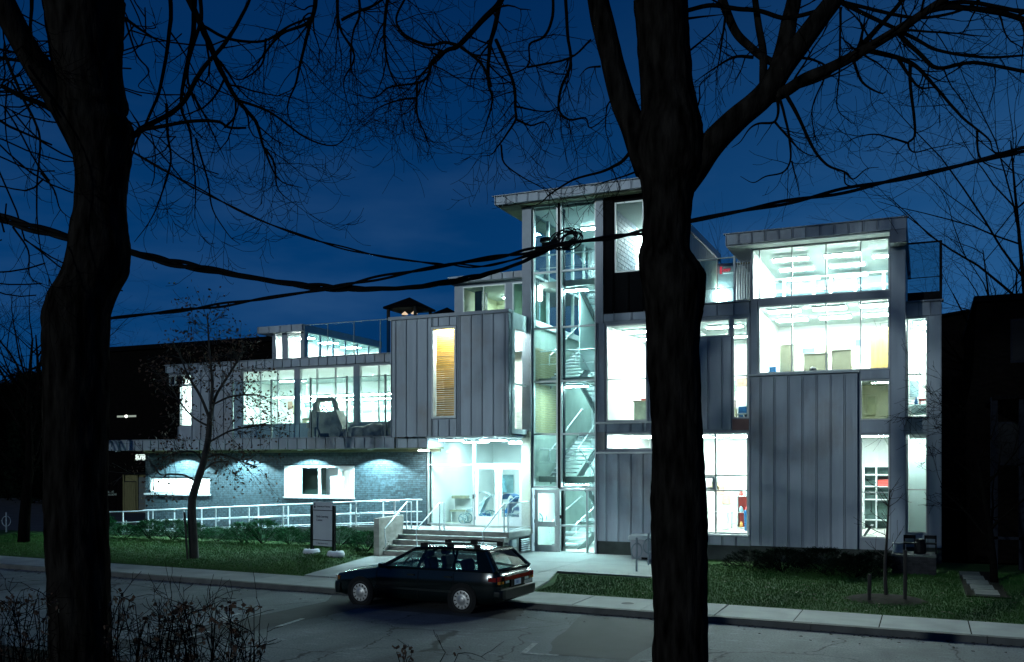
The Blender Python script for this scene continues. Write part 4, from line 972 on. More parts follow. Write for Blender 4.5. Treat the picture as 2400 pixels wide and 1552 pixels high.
for y in (29.2, 29.8):
    for x in (-21.0, -20.05): m.lathe((x, y, 4.33), [(.25, -.05), (.25, .05)], 'y', 16)
m.build('wheel', TRK, tk); MB().tube([(-20.85, 29.5, 5.2), (-20.72, 29.5, 5.35), (-20.6, 29.5, 5.2)], .03, 6).build('steering_wheel', DARK, tk)
MB().box(-21.33, -21.22, 29.2, 29.8, 4.55, 4.75).build('bumper', TRK, tk)
ROCK = mat('boulder', (.38, .31, .27), .9, 0, .4, 5, bump=.4)
def rock(name, c, r, seed, mtl, sq=(1, 1, .7)):
    random.seed(seed); m = MB(); n, k = 12, 7; rings = []
    for j in range(k):
        th = math.pi*(j+.5)/k; rings.append([(c[0]+r*sq[0]*math.sin(th)*math.cos(a)*(1+.25*mnoise.noise((math.cos(a)*1.5+seed, math.sin(a)*1.5, th*1.5))), c[1]+r*sq[1]*math.sin(th)*math.sin(a)*(1+.2*mnoise.noise((math.cos(a)*1.5, seed, th))), c[2]-r*sq[2]*math.cos(th)*(1+.2*mnoise.noise((seed, th*2, math.cos(a)*2)))) for a in np.linspace(0, 2*math.pi, n+1)[:-1]])
    return m.loft(rings).build(name, mtl, smooth=True)
for k, (x, r, sx, lab) in enumerate(((-19.2, .42, 1.6, 'low wide boulder right of the play truck on the terrace'), (-18.45, .50, 1.3, 'middle boulder of the row on the canopy terrace'), (-17.6, .62, .9, 'tallest boulder beside the oriel on the canopy terrace'))):
    tag(rock('boulder', (x, 29.45, 4.08+r*.45), r, k+2, ROCK, (sx, .7, .75)), lab, 'boulder', 'boulders on the canopy terrace')
# ------------------------------------------------------------------ entrance steps, ramp, railings
LZ, LX0, LX1, LY = .95, -16.40, -12.46, 27.95          # landing height and edges
es = thing('entrance_steps', 'concrete steps and landing with steel handrails before the lobby doors', 'steps', (-14.4, 28, .15))
MB().box(LX0, LX1, LY, 29.98, LZ-.15, LZ).build('landing', PLAZA, es)
MB().box(LX0+.05, LX1-.04, LY+.06, 29.95, .12, LZ-.152).build('landing_base', CONC, es)
nR = 5; hR = (LZ-.165)/nR
for k in range(nR-1):
    y0 = LY-(nR-1-k)*.32; z1 = .165+hR*(k+1)
    MB().box(LX0, LX1, y0, y0+.34, z1-hR-.01, z1-.03).build('step', CONCW, es)
    MB().box(LX0, LX1, y0-.03, y0+.319, z1-.028, z1).build('tread', PLAZA, es)
MB().box(LX0, LX1, LY-.02, LY-.002, LZ-hR, LZ-.02).build('step', CONCW, es)
MB().prism([(26.42, .1), (26.42, 1.40), (28.0, 1.44), (28.0, .1)], 'x', LX0-.22, LX0-.015).build('cheek_wall', CONCW, es, bevel=.01)
MB().box(LX1-.02, LX1+.03, LY+.01, 29.97, LZ-.19, LZ-.01).build('slab_edge', CONC, es)
vb = MB().box(LX1-.035, LX1, 28.95, 29.75, .24, .70).build('louvre_vent', DARK, es)
for k in range(6): MB().prism([(LX1, .27+k*.072), (LX1+.05, .245+k*.072), (LX1+.05, .255+k*.072), (LX1, .29+k*.072)], 'y', 28.99, 29.71).build('slat', STEEL, vb)
MB().box(LX1-.035, LX1+.04, 28.2, 28.55, .44, .68).build('meter_box', STEEL, es); MB().box(LX1-.035, LX1+.03, 28.3, 28.45, .22, .34).build('meter_box', STEEL, es)
MB().box(LX0-.265, LX0-.222, 27.0, 27.15, 1.16, 1.26).build('step_lamp', DARK, es)
def rail_tube(m, pts, r=.022): m.tube(pts, r, 7)
for X, bx in ((LX0+.12, 0), (-15.0, -.1), (-12.62, -.1)):
    m = MB(); rail_tube(m, [(X+bx, 26.62, .45), (X+bx, 26.55, 1.05), (X, 27.98, 1.88), (X, 28.3, 1.88), (X, 28.3, LZ)]); rail_tube(m, [(X, 27.98, 1.86), (X, 27.98, LZ)]); m.build('handrail', STEEL, es)
pr_ = thing('picket_guard', 'steel guard of close upright bars along the right edge of the landing', 'railing', (-12.5, 28.9, LZ))
rail_tube(m := MB(), [(-12.5, 28.05, 1.90), (-12.5, 29.93, 1.90)], .02); rail_tube(m, [(-12.5, 28.05, 1.03), (-12.5, 29.93, 1.03)], .015); m.build('rail', STEEL, pr_)
for k in range(20):
    y = 28.06+k*.098; r = .018 if k in (0, 19) else .008; MB().tube([(-12.5, y, LZ), (-12.5, y, 1.89)], r, 5).build('bar', STEEL, pr_)
RY0, RY1 = 28.15, 29.80
rp = MB(); rp.prism([(-30.0, .1), (-30.0, .30), (-17.2, LZ), (LX0-.01, LZ), (LX0-.01, .1)], 'y', RY0, RY1)
ramp = tag(rp.build('ramp', PLAZA), 'long pale concrete ramp climbing to the landing along the brick wall', 'ramp')
MB().prism([(-30.0, .30), (-30.0, .38), (-17.2, LZ+.08), (-16.65, LZ+.08), (-16.65, LZ), (-17.2, LZ)], 'y', RY0, RY0+.12).build('ramp_kerb', PLAZA, ramp)
def zr(x): return .30+max(0, min(1, (x+30.0)/12.8))*(LZ-.30)
for (yy, lab, thick) in ((RY0+.06, 'steel railing on the street side of the ramp, in front of the hedge', .022), (RY1-.07, 'steel railing on the wall side of the ramp, nearest the bricks', .026)):
    rg = thing('ramp_railing', lab, 'railing', (-22.6, yy, .6), group='railings along the ramp')
    e0 = -31.4 if yy < 29 else -30.0; e1 = -16.7 if yy < 29 else -16.66
    m = MB(); xs = list(np.linspace(e0, e1, 12))
    rail_tube(m, [(x, yy, zr(x)+.95) for x in xs], thick); m.build('top_rail', STEEL, rg)
    m = MB(); rail_tube(m, [(x, yy, zr(x)+.52) for x in xs], .018); m.build('middle_rail', STEEL, rg)
    m = MB(); rail_tube(m, [(x, yy, zr(x)+.14) for x in xs], .018); m.build('bottom_rail', STEEL, rg)
    for k in range(10):
        x = e0+.3+k*(e1-e0-.5)/9; MB().box(x-.024, x+.024, yy-.014, yy+.014, zr(x) if x > -30 else .2, zr(x)+.95).build('post', STEEL, rg)
        if yy < 29: MB().tube([(x, yy+.02, zr(x)+.45), (x+.1, yy+.07, zr(x)+.45), (x+.1, yy+.07, zr(x)+.6)], .012, 5).build('bracket', STEEL, rg)
# ------------------------------------------------------------------ sign board on the lawn
sg = thing('sign_board', 'grey sign board between two black posts on the lawn before the hedge', 'sign', (-17.66, 25.05, .25))
sa = math.atan2(24.93-25.2, 1.13); U = Vector((math.cos(sa), math.sin(sa), 0)); NN = Vector((-U.y, U.x, 0)); SC = Vector((-17.66, 25.06, 0))
def sbox(u0, u1, n0, n1, z0, z1, name, mt):
    c = SC+U*(u0+u1)/2+NN*(n0+n1)/2+Vector((0, 0, (z0+z1)/2)); return MB().obox(c, U*(u1-u0)/2, NN*(n1-n0)/2, Vector((0, 0, (z1-z0)/2))).build(name, mt, sg)
SIGNM = mat('sign_face', (.44, .46, .50), .45, 0, .06, 2)
for u in (-.52, .52): sbox(u-.045, u+.045, -.04, .04, .25, 1.86, 'post', DARK)
sbox(-.44, .44, -.03, .03, .56, .73, 'lower_panel', SIGNM); sbox(-.44, .44, -.03, .03, .755, 1.685, 'main_panel', SIGNM); sbox(-.44, .44, -.03, .03, 1.71, 1.97, 'upper_panel', SIGNM)
sbox(-.475, .475, -.022, .022, .73, .755, 'crossbar', DARK); sbox(-.475, .475, -.022, .022, 1.685, 1.71, 'crossbar', DARK)
INK = mat('sign_ink', (.012, .02, .045), .5)
def stext(body, u, z, size, bold=0): return text_mesh('lettering', body, size, INK, SC+U*u-NN*.034+Vector((0, 0, z)), (R(90), 0, sa), sg, .002, bold=bold)
stext('University of Toronto', -.27, 1.80, .072, .001); stext('Early Learning', -.28, 1.47, .098, .001); stext('Centre', -.28, 1.355, .098, .001); stext('7  Glen Morris Street', -.28, .62, .062)
sbox(-.385, -.335, -.036, -.031, 1.86, 1.93, 'crest', INK); sbox(-.395, -.325, -.036, -.031, 1.77, 1.84, 'crest', INK)
WST = mat('white_stone', (.60, .60, .66), .7, 0, .1, 6)
for k, u in enumerate((-.55, .60)):
    p = SC+U*u; m = MB(); m.lathe((p.x, p.y, .22), [(.20, .0), (.27, .03), (.28, .12), (.24, .21), (.16, .22), (.15, .10)], n=18); o = m.build('stone_planter', WST, smooth=True)
    tag(o, ['white round planter at the left post of the sign', 'white round planter at the right post of the sign'][k], 'planter', 'planters at the sign posts')
    s = MB(); random.seed(k)
    for j in range(26):
        a = random.uniform(0, 6.28); r = random.uniform(.02, .13); h = random.uniform(.05, .2); q = Vector((p.x+math.cos(a)*r, p.y+math.sin(a)*r, .34)); s.tri(q+Vector((-.012, 0, 0)), q+Vector((.012, 0, 0)), q+Vector((math.cos(a)*.05, math.sin(a)*.05, h+.05)))
    s.build('planter_sprigs', YEW, o, local=True)
# ------------------------------------------------------------------ bike rings, bins, planter wall
def ring_post(x, y, z, label, rz=0):
    t = thing('bike_ring', label, 'bike stand', (x, y, z), rz, group='post-and-ring bicycle stands')
    MB().tube([(0, 0, 0), (0, 0, .93)], .030, 10).lathe((0, 0, 0), [(.036, .925), (.036, .94), (.01, .955)], n=10).build('post', mat_gal, t, local=True)
    MB().tube([(math.cos(a)*.21, 0, .58+math.sin(a)*.21) for a in np.linspace(0, 2*math.pi, 25)], .018, 6, cap=False).build('ring', mat_gal, t, local=True)
mat_gal = mat('dull_galvanised', (.20, .24, .28), .5, .4, .1, 12)
ring_post(-7.42, 25.5, .165, 'nearer grey bike ring on the plaza left of the thick tree trunk', R(62))
ring_post(-7.55, 27.2, .165, 'farther grey bike ring on the plaza before the storage chest', R(60))
ring_post(-35.0, 27.25, .235, 'bike ring on the pale path at the far left edge', R(10))
ch = thing('storage_chest', 'pale grey plastic chest with a ribbed lid against the zinc wall', 'chest', (-8.0, 29.1, .165))
m = MB(); m.loft([[(-8.6+d, 28.75+d, z), (-7.3-d, 28.75+d, z), (-7.3-d, 29.6-d, z), (-8.6+d, 29.6-d, z)] for d, z in ((.05, .165), (.02, .6), (.02, .78))]); m.build('body', mat('grey_plastic', (.32, .31, .35), .5, 0, .06, 4), ch)
m = MB(); m.box(-8.64, -7.26, 28.70, 29.62, .79, .90)
for k in range(5): m.box(-8.62, -7.28, 28.72+k*.18, 28.80+k*.18, .90, .93)
m.build('lid', mat('pale_plastic', (.50, .54, .56), .5, 0, .05, 4), ch, bevel=.015)
MB().box(-8.2, -8.0, 28.71, 28.755, .17, .24).build('foot_gap', DARK, ch); MB().box(-7.75, -7.45, 28.69, 28.70, .82, .87).build('yellow_label', SLAT, ch)
mat_blk = mat("block", (.024, .024, .027), .9, 0, .3, 6, rnd=.3)
pwl = thing('planter_wall', 'low dark block wall with pale coping before the right-hand end', 'low wall', (-.3, 28.3, .1))
MB().box(-.86, .26, 28.15, 29.3, .05, .62).build('wall_core', mat('dark_block', (.02, .02, .022), .9, 0, .3, 6), pwl)
random.seed(4)
for row in range(6):
    for k in range(6):
        x = -.86+k*.19-(row % 2)*.05; MB().box(max(-.86, x)+.004, min(.26, x+.184), 28.13+random.uniform(-.006, .004), 28.149, .13+row*.082, .205+row*.082).build('block', mat_blk if (row+k) else mat_blk, pwl) if x+.184 > -.84 else None
for k in range(4): MB().box(-.88+k*.287, -.60+k*.287, 28.10, 29.33, .622, .672).build('coping_stone', STONE, pwl)
place(MB().lathe((-.72, 28.6, .672), [(.10, 0), (.14, .02), (.15, .26), (.16, .28), (.13, .28), (.12, .05)], n=14), 'bucket', 'pale bucket on the left end of the low block wall', 'bucket', mat('pale_bucket', (.40, .42, .42), .6), 0)
def chair_dark(x, y, z, label):
    t = thing('play_chair', label, 'chair', (x, y, z), group='dark chairs stored on the low wall')
    MB().box(x-.16, x+.16, y-.15, y+.15, z+.26, z+.30).build('seat', DARK, t); MB().box(x-.16, x+.16, y+.12, y+.15, z+.40, z+.50).build('backrest', DARK, t)
    for a in (-.14, .14):
        for b in (-.13, .135): MB().box(x+a-.02, x+a+.02, y+b-.015, y+b+.015, z, z+(.5 if b > 0 else .26)).build('leg', DARK, t)
chair_dark(-.42, 28.7, .672, 'dark chair at the left of the things on the low wall'); chair_dark(.12, 28.75, .672, 'dark chair at the right end of the low wall')
place(MB().lathe((-.14, 28.6, .672), [(.13, 0), (.16, .05), (.16, .30), (.12, .34), (.12, .40), (.05, .42)], n=12), 'dark_urn', 'dark rounded urn between the two chairs on the low wall', 'urn', DARK, 0)
# sapling stakes etc. come with the trees
# ------------------------------------------------------------------ hedge of low yews and the dark shrubs
def shrub_mesh(name, seed, n, rx, ry, h, mt, size=.12):
    rng = random.Random(seed); m = MB()
    for i in range(n):
        a = rng.uniform(0, 6.283); f = rng.random()**.5; z = rng.random()**.7*h
        prof = (1-(z/h)**2.2)**.5 if z < h else 0
        x, y = math.cos(a)*rx*f*max(.2, prof), math.sin(a)*ry*f*max(.2, prof)
        out = Vector((math.cos(a)*.8, math.sin(a)*.8, rng.uniform(.2, 1.1))).normalized(); p = Vector((x, y, z+.04)); L = size*rng.uniform(.8, 1.9)
        sd_ = out.cross(Vector((rng.uniform(-1, 1), rng.uniform(-1, 1), rng.uniform(-1, 1)))).normalized()
        tip = p+out*L
        for k in range(3):
            q = p+out*L*k/3; w = size*(.34-.08*k)
            m.tri(q, q+out*L*.3+sd_*w, q+out*L*.16); m.tri(q, q+out*L*.16, q+out*L*.3-sd_*w)
        m.tri(q, tip, q+sd_*.012)
    st = MB()
    for i in range(9):
        a = rng.uniform(0, 6.283); st.tube([(0, 0, 0), (math.cos(a)*rx*.35, math.sin(a)*ry*.35, h*.4), (math.cos(a)*rx*.6, math.sin(a)*ry*.6, h*.75)], [.015, .01, .005], 4)
    return m, st
protos = []
for k in range(3):
    protos.append(shrub_mesh('s', 20+k, 1100, .85, .62, .78, YEW))
HEDGE = [(-29.2, 26.8, 1.1, 'largest low yew at the left end of the hedge'), (-28.0, 26.9, .82, 'low yew second from the left end of the hedge')]
xs = np.linspace(-26.9, -17.25, 10); nm = ['third', 'fourth', 'fifth', 'sixth', 'seventh', 'eighth', 'ninth', 'tenth', 'eleventh', 'twelfth']
for i, x in enumerate(xs): HEDGE.append((x, 27.0 + .1*math.sin(i*2.1), .95+.14*math.sin(i*1.7), ('low yew %s from the left in the hedge before the ramp' % nm[i]) if i < 9 else 'last low yew of the hedge, against the cheek wall'))
pr0 = []
for m, s in protos:
    t = thing('yew_shrub', 'x', 'shrub', (0, 0, 0)); m.build('foliage', YEW, t, local=True); s.build('stem', TWIG, t, local=True); pr0.append(t)
random.seed(2)
for i, (x, y, sc, lab) in enumerate(HEDGE):
    o = pr0[i] if i < 3 else copy_tree(pr0[i % 3])
    o.location = (x, y, zl(x, y)-.03); o.rotation_euler = (0, 0, random.uniform(0, 6)); o.scale = (sc, sc, sc*random.uniform(.74, .94)); tag(o, lab, 'shrub', 'low yews in the hedge before the ramp')
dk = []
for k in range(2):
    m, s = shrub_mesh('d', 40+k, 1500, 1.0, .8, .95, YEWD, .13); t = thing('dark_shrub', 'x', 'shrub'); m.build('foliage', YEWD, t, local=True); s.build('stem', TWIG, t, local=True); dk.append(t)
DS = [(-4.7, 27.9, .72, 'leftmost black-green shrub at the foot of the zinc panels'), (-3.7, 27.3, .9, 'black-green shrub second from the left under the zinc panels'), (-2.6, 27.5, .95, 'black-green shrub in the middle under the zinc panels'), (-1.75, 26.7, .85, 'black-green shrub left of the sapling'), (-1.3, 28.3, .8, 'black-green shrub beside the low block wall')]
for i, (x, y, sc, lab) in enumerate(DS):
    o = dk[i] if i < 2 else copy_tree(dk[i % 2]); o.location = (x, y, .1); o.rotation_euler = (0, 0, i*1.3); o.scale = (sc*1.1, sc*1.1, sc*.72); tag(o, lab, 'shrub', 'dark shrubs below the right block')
# ------------------------------------------------------------------ parked car
PAINTC = mat('dark_green_paint', (.002, .006, .006), .14, .0, .1, 3, spec=.6)
BUMP = mat('bumper_paint', (.003, .007, .007), .3, 0, .1, 3, spec=.35)
CARGL = glassmat('car_glass', (.50, .62, .60), .10)
TYRE = mat('tyre_rubber', (.006, .006, .006), .8)
HUB = mat('silver_wheel_cover', (.42, .41, .40), .4, .5, .08, 10)
TAILR = mat('tail_lens_red', (.22, .008, .008), .15); AMB = mat('amber_lens', (.45, .14, .01), .15); CLR = mat('clear_lens', (.55, .55, .52), .1)
car = thing('parked_car', 'dark green estate car with roof rails parked at the kerb before the steps', 'car', (-10.23, 18.72, 0))
car.rotation_euler = (0, 0, math.atan2(-.13-.02, 2.6))
def sec(x, hw, zb, zt, crown=.02, mid=1.0):
    P = [(0, zb), (hw*.86, zb), (hw*.965, zb+.07), (hw*mid, zb+.20), (hw*mid, zb+(zt-zb)*.62), (hw*.985, zb+(zt-zb)*.80), (hw*.955, zt-.025), (hw*.90, zt), (hw*.5, zt+crown*.8), (0, zt+crown)]
    return [(x, y, z) for y, z in P] + [(x, -y, z) for y, z in reversed(P[1:-1])]
body = MB().loft([sec(-2.30, .60, .34, .56, .01), sec(-2.27, .70, .26, .64, .02), sec(-2.17, .785, .22, .715, .03), sec(-1.95, .825, .20, .765, .045), sec(-1.5, .845, .19, .83, .05), sec(-1.0, .85, .19, .905, .04), sec(-.88, .85, .19, .935, .02), sec(-.2, .85, .19, .945, 0), sec(1.0, .85, .19, .955, 0), sec(1.8, .845, .20, .965, 0), sec(2.1, .83, .24, .965, 0), sec(2.24, .80, .28, .93, 0), sec(2.31, .76, .34, .84, 0)])
bo = body.build('body', PAINTC, car, local=True, smooth=True, auto=40)
# side windows / pillars: s in 0..1 from belt to roof
ZB, ZR = .95, 1.385
def side(x, s, sgn): return Vector((x, sgn*(.795-.205*s-.03*math.sin(s*1.5)), ZB+(ZR-ZB)*s))
def bx_(s): return -.80+.74*s      # A-pillar line
def rx_(s): return 2.20-.40*s      # tailgate line
roof = MB(); rings = []
for x in np.linspace(bx_(1)-.03, rx_(1)+.03, 12):
    f = (x-bx_(1))/(rx_(1)-bx_(1)); dz = .045*math.sin(max(0, min(1, f*1.15))*math.pi*.75)
    ys = (.60, .50, .25, 0, -.25, -.50, -.60)
    top = [(x, y, ZR+dz+.035*(1-(abs(y)/.6)**2.2)) for y in ys]; bot = [(x, y, ZR+dz-.035) for y in reversed(ys)]
    rings.append(top+bot)
roof.loft(rings).build('roof', PAINTC, car, local=True, smooth=True, auto=50)
fr = MB()
for sg_ in (-1, 1):
    fr.tube([side(bx_(s), s, sg_) for s in (0, .25, .5, .75, 1)], [.045, .04, .036, .034, .034], 6)
    for xb, xt, r in ((.12, .22, .030), (1.02, 1.0, .030)): fr.tube([side(xb, 0, sg_), side(xt, 1, sg_)], r, 6)
    D = [side(1.72, 0, sg_), side(2.2, 0, sg_), side(1.84, 1, sg_), side(1.50, 1, sg_)]
    nn = Vector((0, sg_*.02, .0)); fr.quad(*[p+nn for p in D]); fr.quad(*[p-nn*.5 for p in D])
    fr.tube([side(rx_(s), s, sg_) for s in (0, .33, .66, 1)], [.06, .05, .045, .045], 6)
    fr.tube([side(bx_(1), 1, sg_), side(.6, 1, sg_)+Vector((0, 0, .04)), side(rx_(1), 1, sg_)], .036, 6); fr.tube([side(bx_(0), 0, sg_), side(2.2, 0, sg_)], .028, 6)
fr.tube([side(rx_(1)+.02, 1, -1), side(rx_(1)+.02, 1, 1)], .045, 6); fr.tube([side(bx_(0), 0, -1), side(bx_(0), 0, 1)], .03, 6)
fr.build('pillars', PAINTC, car, local=True, smooth=True, auto=50)
for sg_ in (-1, 1):
    for (a0, a1, b0, b1) in ((-.78, .10, -.05, .20), (.14, 1.0, .24, .98), (1.04, 1.74, 1.02, 1.52)):
        q = MB(); q.quad(side(a0, .02, sg_), side(a1, .02, sg_), side(b1, .98, sg_), side(b0, .98, sg_)); q.build('side_window', CARGL, car, local=True)
q = MB(); q.quad(side(bx_(0), .02, -1), side(bx_(0), .02, 1), side(bx_(1), .98, 1), side(bx_(1), .98, -1)); q.build('windscreen', CARGL, car, local=True)
q = MB(); q.quad(side(rx_(.1)+.03, .1, -1)+Vector((0, .09, 0)), side(rx_(.1)+.03, .1, 1)-Vector((0, .09, 0)), side(rx_(.93)+.02, .93, 1)-Vector((0, .07, 0)), side(rx_(.93)+.02, .93, -1)+Vector((0, .07, 0))); q.build('rear_window', CARGL, car, local=True)
tg = MB(); tg.tube([side(rx_(.08)+.03, .08, -1)+Vector((0, .08, 0)), side(rx_(.08)+.03, .08, 1)-Vector((0, .08, 0)), side(rx_(.95)+.02, .95, 1)-Vector((0, .05, 0)), side(rx_(.95)+.02, .95, -1)+Vector((0, .05, 0)), side(rx_(.08)+.03, .08, -1)+Vector((0, .08, 0))], .03, 6)
tg.build('tailgate_frame', PAINTC, car, local=True, smooth=True)
rb_ = MB(); rb_.loft([[(2.16+dx, y, z) for y, z in ((.80*k, .34), (.84*k, .42), (.84*k, .52), (.80*k, .57), (-.80*k, .57), (-.84*k, .52), (-.84*k, .42), (-.80*k, .34))] for dx, k in ((0, 1.0), (.16, 1.0), (.22, .94), (.24, .80))]); rb_.build('rear_bumper', BUMP, car, local=True, bevel=.02)
fb = MB(); fb.loft([[(-2.05-dx, y, z) for y, z in ((.82*k, .24), (.84*k, .34), (.84*k, .48), (.80*k, .54), (-.80*k, .54), (-.84*k, .48), (-.84*k, .34), (-.82*k, .24))] for dx, k in ((0, 1.0), (.16, .98), (.25, .88), (.30, .72))]); fb.build('front_bumper', BUMP, car, local=True, bevel=.02)
for sg_ in (-1, 1):
    MB().obox((-2.225, sg_*.60, .62), (.05, sg_*.03, 0), (-.03, sg_*.13, 0), (0, 0, .05)).build('headlight', CLR, car, local=True)
    MB().obox((-2.13, sg_*.765, .62), (.05, sg_*.03, 0), (-.01, sg_*.02, 0), (0, 0, .045)).build('indicator', AMB, car, local=True)
    tl = MB().obox((2.275, sg_*.70, .80), (.035, 0, 0), (0, .11, 0), (0, 0, .05)).build('tail_light', TAILR, car, local=True)
    MB().obox((2.28, sg_*.70, .715), (.03, 0, 0), (0, .10, 0), (0, 0, .03)).build('amber_lens', AMB, tl, local=True); MB().obox((2.30, sg_*.46, .715), (.02, 0, 0), (0, .08, 0), (0, 0, .025)).build('reversing_lens', CLR, tl, local=True)
    MB().obox((2.12, sg_*.832, .79), (.11, 0, 0), (0, .012, 0), (0, 0, .045)).build('side_lens', TAILR, tl, local=True)
    MB().obox((-.72, sg_*.93, .99), (.05, 0, 0), (0, .09, 0), (0, 0, .055)).build('door_mirror', PAINTC, car, local=True, bevel=.015)
    q = MB(); q.quad((-.665, sg_*.86, .945), (-.665, sg_*1.0, .945), (-.665, sg_*1.0, 1.035), (-.665, sg_*.86, 1.035)); q.build('mirror_glass', mat('mirror', (.8, .85, .88), .05, 1.0), car, local=True)
    r = MB(); r.tube([(.05, sg_*.52, ZR+.05), (.12, sg_*.52, ZR+.125), (.8, sg_*.52, ZR+.14), (1.5, sg_*.52, ZR+.125), (1.58, sg_*.52, ZR+.05)], .018, 6)
    for x in (.12, .8, 1.5): r.obox((x, sg_*.52, ZR+.085), (.08, 0, 0), (0, .025, 0), (0, 0, .045))
    r.build('roof_rail', DARK, car, local=True)
    for x in (-.02, .92): MB().obox((x, sg_*.852, .80), (.085, 0, 0), (0, .014, 0), (0, 0, .018)).build('door_handle', BUMP, car, local=True)
    MB().obox((.0, sg_*.856, .47), (1.0, 0, 0), (0, .008, 0), (0, 0, .022)).build('side_moulding', BUMP, car, local=True)
    for x in (-.93, .16, 1.05): MB().obox((x, sg_*.851, .58), (.003, 0, 0), (0, .003, 0), (0, 0, .32)).build('door_seam', DARK, car, local=True)
MB().obox((2.315, 0, .795), (.012, 0, 0), (0, .60, 0), (0, 0, .042)).build('garnish_strip', TAILR, car, local=True)
MB().obox((2.318, 0, .675), (.008, 0, 0), (0, .30, 0), (0, 0, .075)).build('plate_recess', DARK, car, local=True)
lp = MB().obox((2.33, 0, .675), (.004, 0, 0), (0, .15, 0), (0, 0, .062)).build('number_plate', mat('plate_white', (.62, .68, .78), .4, 0, .04, 4), car, local=True)
tt = text_mesh('plate_letters', '801', .105, mat('plate_blue', (.10, .18, .42), .5), (0, 0, 0), (R(90), 0, R(90)), None, .001, 'CENTER', .001); tt.parent = lp; tt.location = (2.336, 0, .64)
MB().obox((2.335, 0, .585), (.015, 0, 0), (0, .31, 0), (0, 0, .014)).build('tailgate_handle', PAINTC, car, local=True)
for x in (-1.36, 1.27):
    for sg_ in (-1, 1): MB().lathe((x, sg_*.848, .315), [(.375, -.012), (.375, .012)], 'y', 28).build('wheel_arch', DARK, car, local=True)
for x in (-1.36, 1.27):
    for sg_ in (-1, 1):
        c = (x, sg_*.765, .305)
        w = MB().lathe(c, [(.19, -.09), (.27, -.098), (.30, -.08), (.305, 0), (.30, .08), (.27, .098), (.19, .09)], 'y', 32).build('wheel', TYRE, car, local=True, smooth=True, auto=50)
        o_ = .096*sg_; prof = [(.218, o_*.88), (.212, o_*1.04), (.196, o_*1.08), (.15, o_*1.0), (.085, o_*1.06), (.070, o_*1.16), (.02, o_*1.19)]
        h = MB().lathe(c, prof, 'y', 32); h.build('rim', HUB, w, local=True, smooth=True, auto=35)
        s = MB()
        for k in range(12):
            a = k*math.pi/6+.1; s.obox((c[0]+math.cos(a)*.172, c[1]+o_*1.045, c[2]+math.sin(a)*.172), (math.cos(a)*.026, 0, math.sin(a)*.026), (0, .006, 0), (-math.sin(a)*.011, 0, math.cos(a)*.011))
        s.build('rim_slots', DARK, w, local=True, kind='stuff')
SEAT = mat('seat_fabric', (.008, .008, .010), .9)
for x, nm_ in ((.05, 'front'), (.98, 'rear')):
    for sg_ in (-1, 1):
        s = MB(); s.obox((x-.1, sg_*.36, .60), (.25, 0, 0), (0, .23, 0), (0, 0, .09)); s.obox((x+.20, sg_*.36, .88), (.06, 0, .03), (0, .22, 0), (-.08, 0, .28)); s.build('seat', SEAT, car, local=True, bevel=.05)
        if x < .5: MB().lathe((x+.10, sg_*.36, 1.25), [(.02, -.12), (.075, -.11), (.075, .11), (.02, .12)], 'y', 12).obox((x+.14, sg_*.36, 1.15), (.015, 0, 0), (0, .04, 0), (0, 0, .06)).build('headrest', SEAT, car, local=True)
cwh = Vector((-.42, -.36, .98)); MB().tube([cwh+Vector((.07*math.cos(a), .17*math.sin(a), .15*math.cos(a))) for a in np.linspace(0, 6.283, 21)], .016, 6).tube([cwh+Vector((0, -.16, 0)), cwh+Vector((0, .16, 0))], .014, 5).build('steering_wheel', DARK, car, local=True)
MB().loft([[(-.95, y, .90), (-.55, y, .93), (-.50, y, .82), (-.95, y, .80)] for y in (-.74, .74)]).build('dashboard', SEAT, car, local=True)

for ch in list(car.children):                      # shorten the overhangs and lower the body to the real car's proportions
    isw = ch.name.startswith('wheel') and not ch.name.startswith('wheel_arch')
    for o in [ch]+list(ch.children):
        if o.name.startswith('plate_letters'): continue
        for v in o.data.vertices:
            if isw or ch.name.startswith('wheel_arch'):
                ax = -1.36 if v.co.x < 0 else 1.27
                v.co.x = ax+(v.co.x-ax)*.94; v.co.z *= .94
            else:
                if v.co.x > 1.27: v.co.x = 1.27+(v.co.x-1.27)*.85
                elif v.co.x < -1.36: v.co.x = -1.36+(v.co.x+1.36)*.86
                v.co.z *= .945
tt.location = (1.27+(2.336-1.27)*.85, 0, .64*.945); tt.scale = (.94,)*3
# ------------------------------------------------------------------ neighbours and far things
def neighbour():
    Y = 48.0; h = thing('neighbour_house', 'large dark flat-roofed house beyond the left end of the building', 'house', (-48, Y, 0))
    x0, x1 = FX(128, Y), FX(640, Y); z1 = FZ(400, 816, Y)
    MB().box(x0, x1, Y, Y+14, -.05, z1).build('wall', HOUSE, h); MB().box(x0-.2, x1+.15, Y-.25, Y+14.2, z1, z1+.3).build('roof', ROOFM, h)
    cx0, cx1 = FX(612, Y), FX(648, Y); MB().box(cx0, cx1, Y+.5, Y+1.6, z1+.3, FZ(630, 780, Y)).build('chimney', HOUSE, h)
    a, b, z = FX(275, Y), FX(322, Y), FZ(300, 976, Y)
    w = MB().box(a, b, Y-.06, Y-.01, z-.09, z+.09).build('window', DARK, h)
    MB().box(a+.05, b-.05, Y-.075, Y-.061, z-.06, z+.06).build('pane', emat('far_window', (.85, 1, .85), .35), w); MB().lathe(((a+b)/2, Y-.09, z), [(.02, -.1), (.1, -.05), (.1, .05), (.02, .1)], n=8).build('bulb', emat('far_bulb', (1, 1, .9), 3), w)
    for px in (215, 345):
        a, b, z = FX(px, Y), FX(px+22, Y), FZ(px, 1060, Y); w = MB().box(a, b, Y-.05, Y-.01, z-.6, z+.6).build('window', DARK, h); MB().box(a+.1, b-.1, Y-.06, Y-.051, z-.5, z+.5).build('pane', mat('dark_pane', (.006, .007, .010), .5, spec=.1), w)
neighbour()
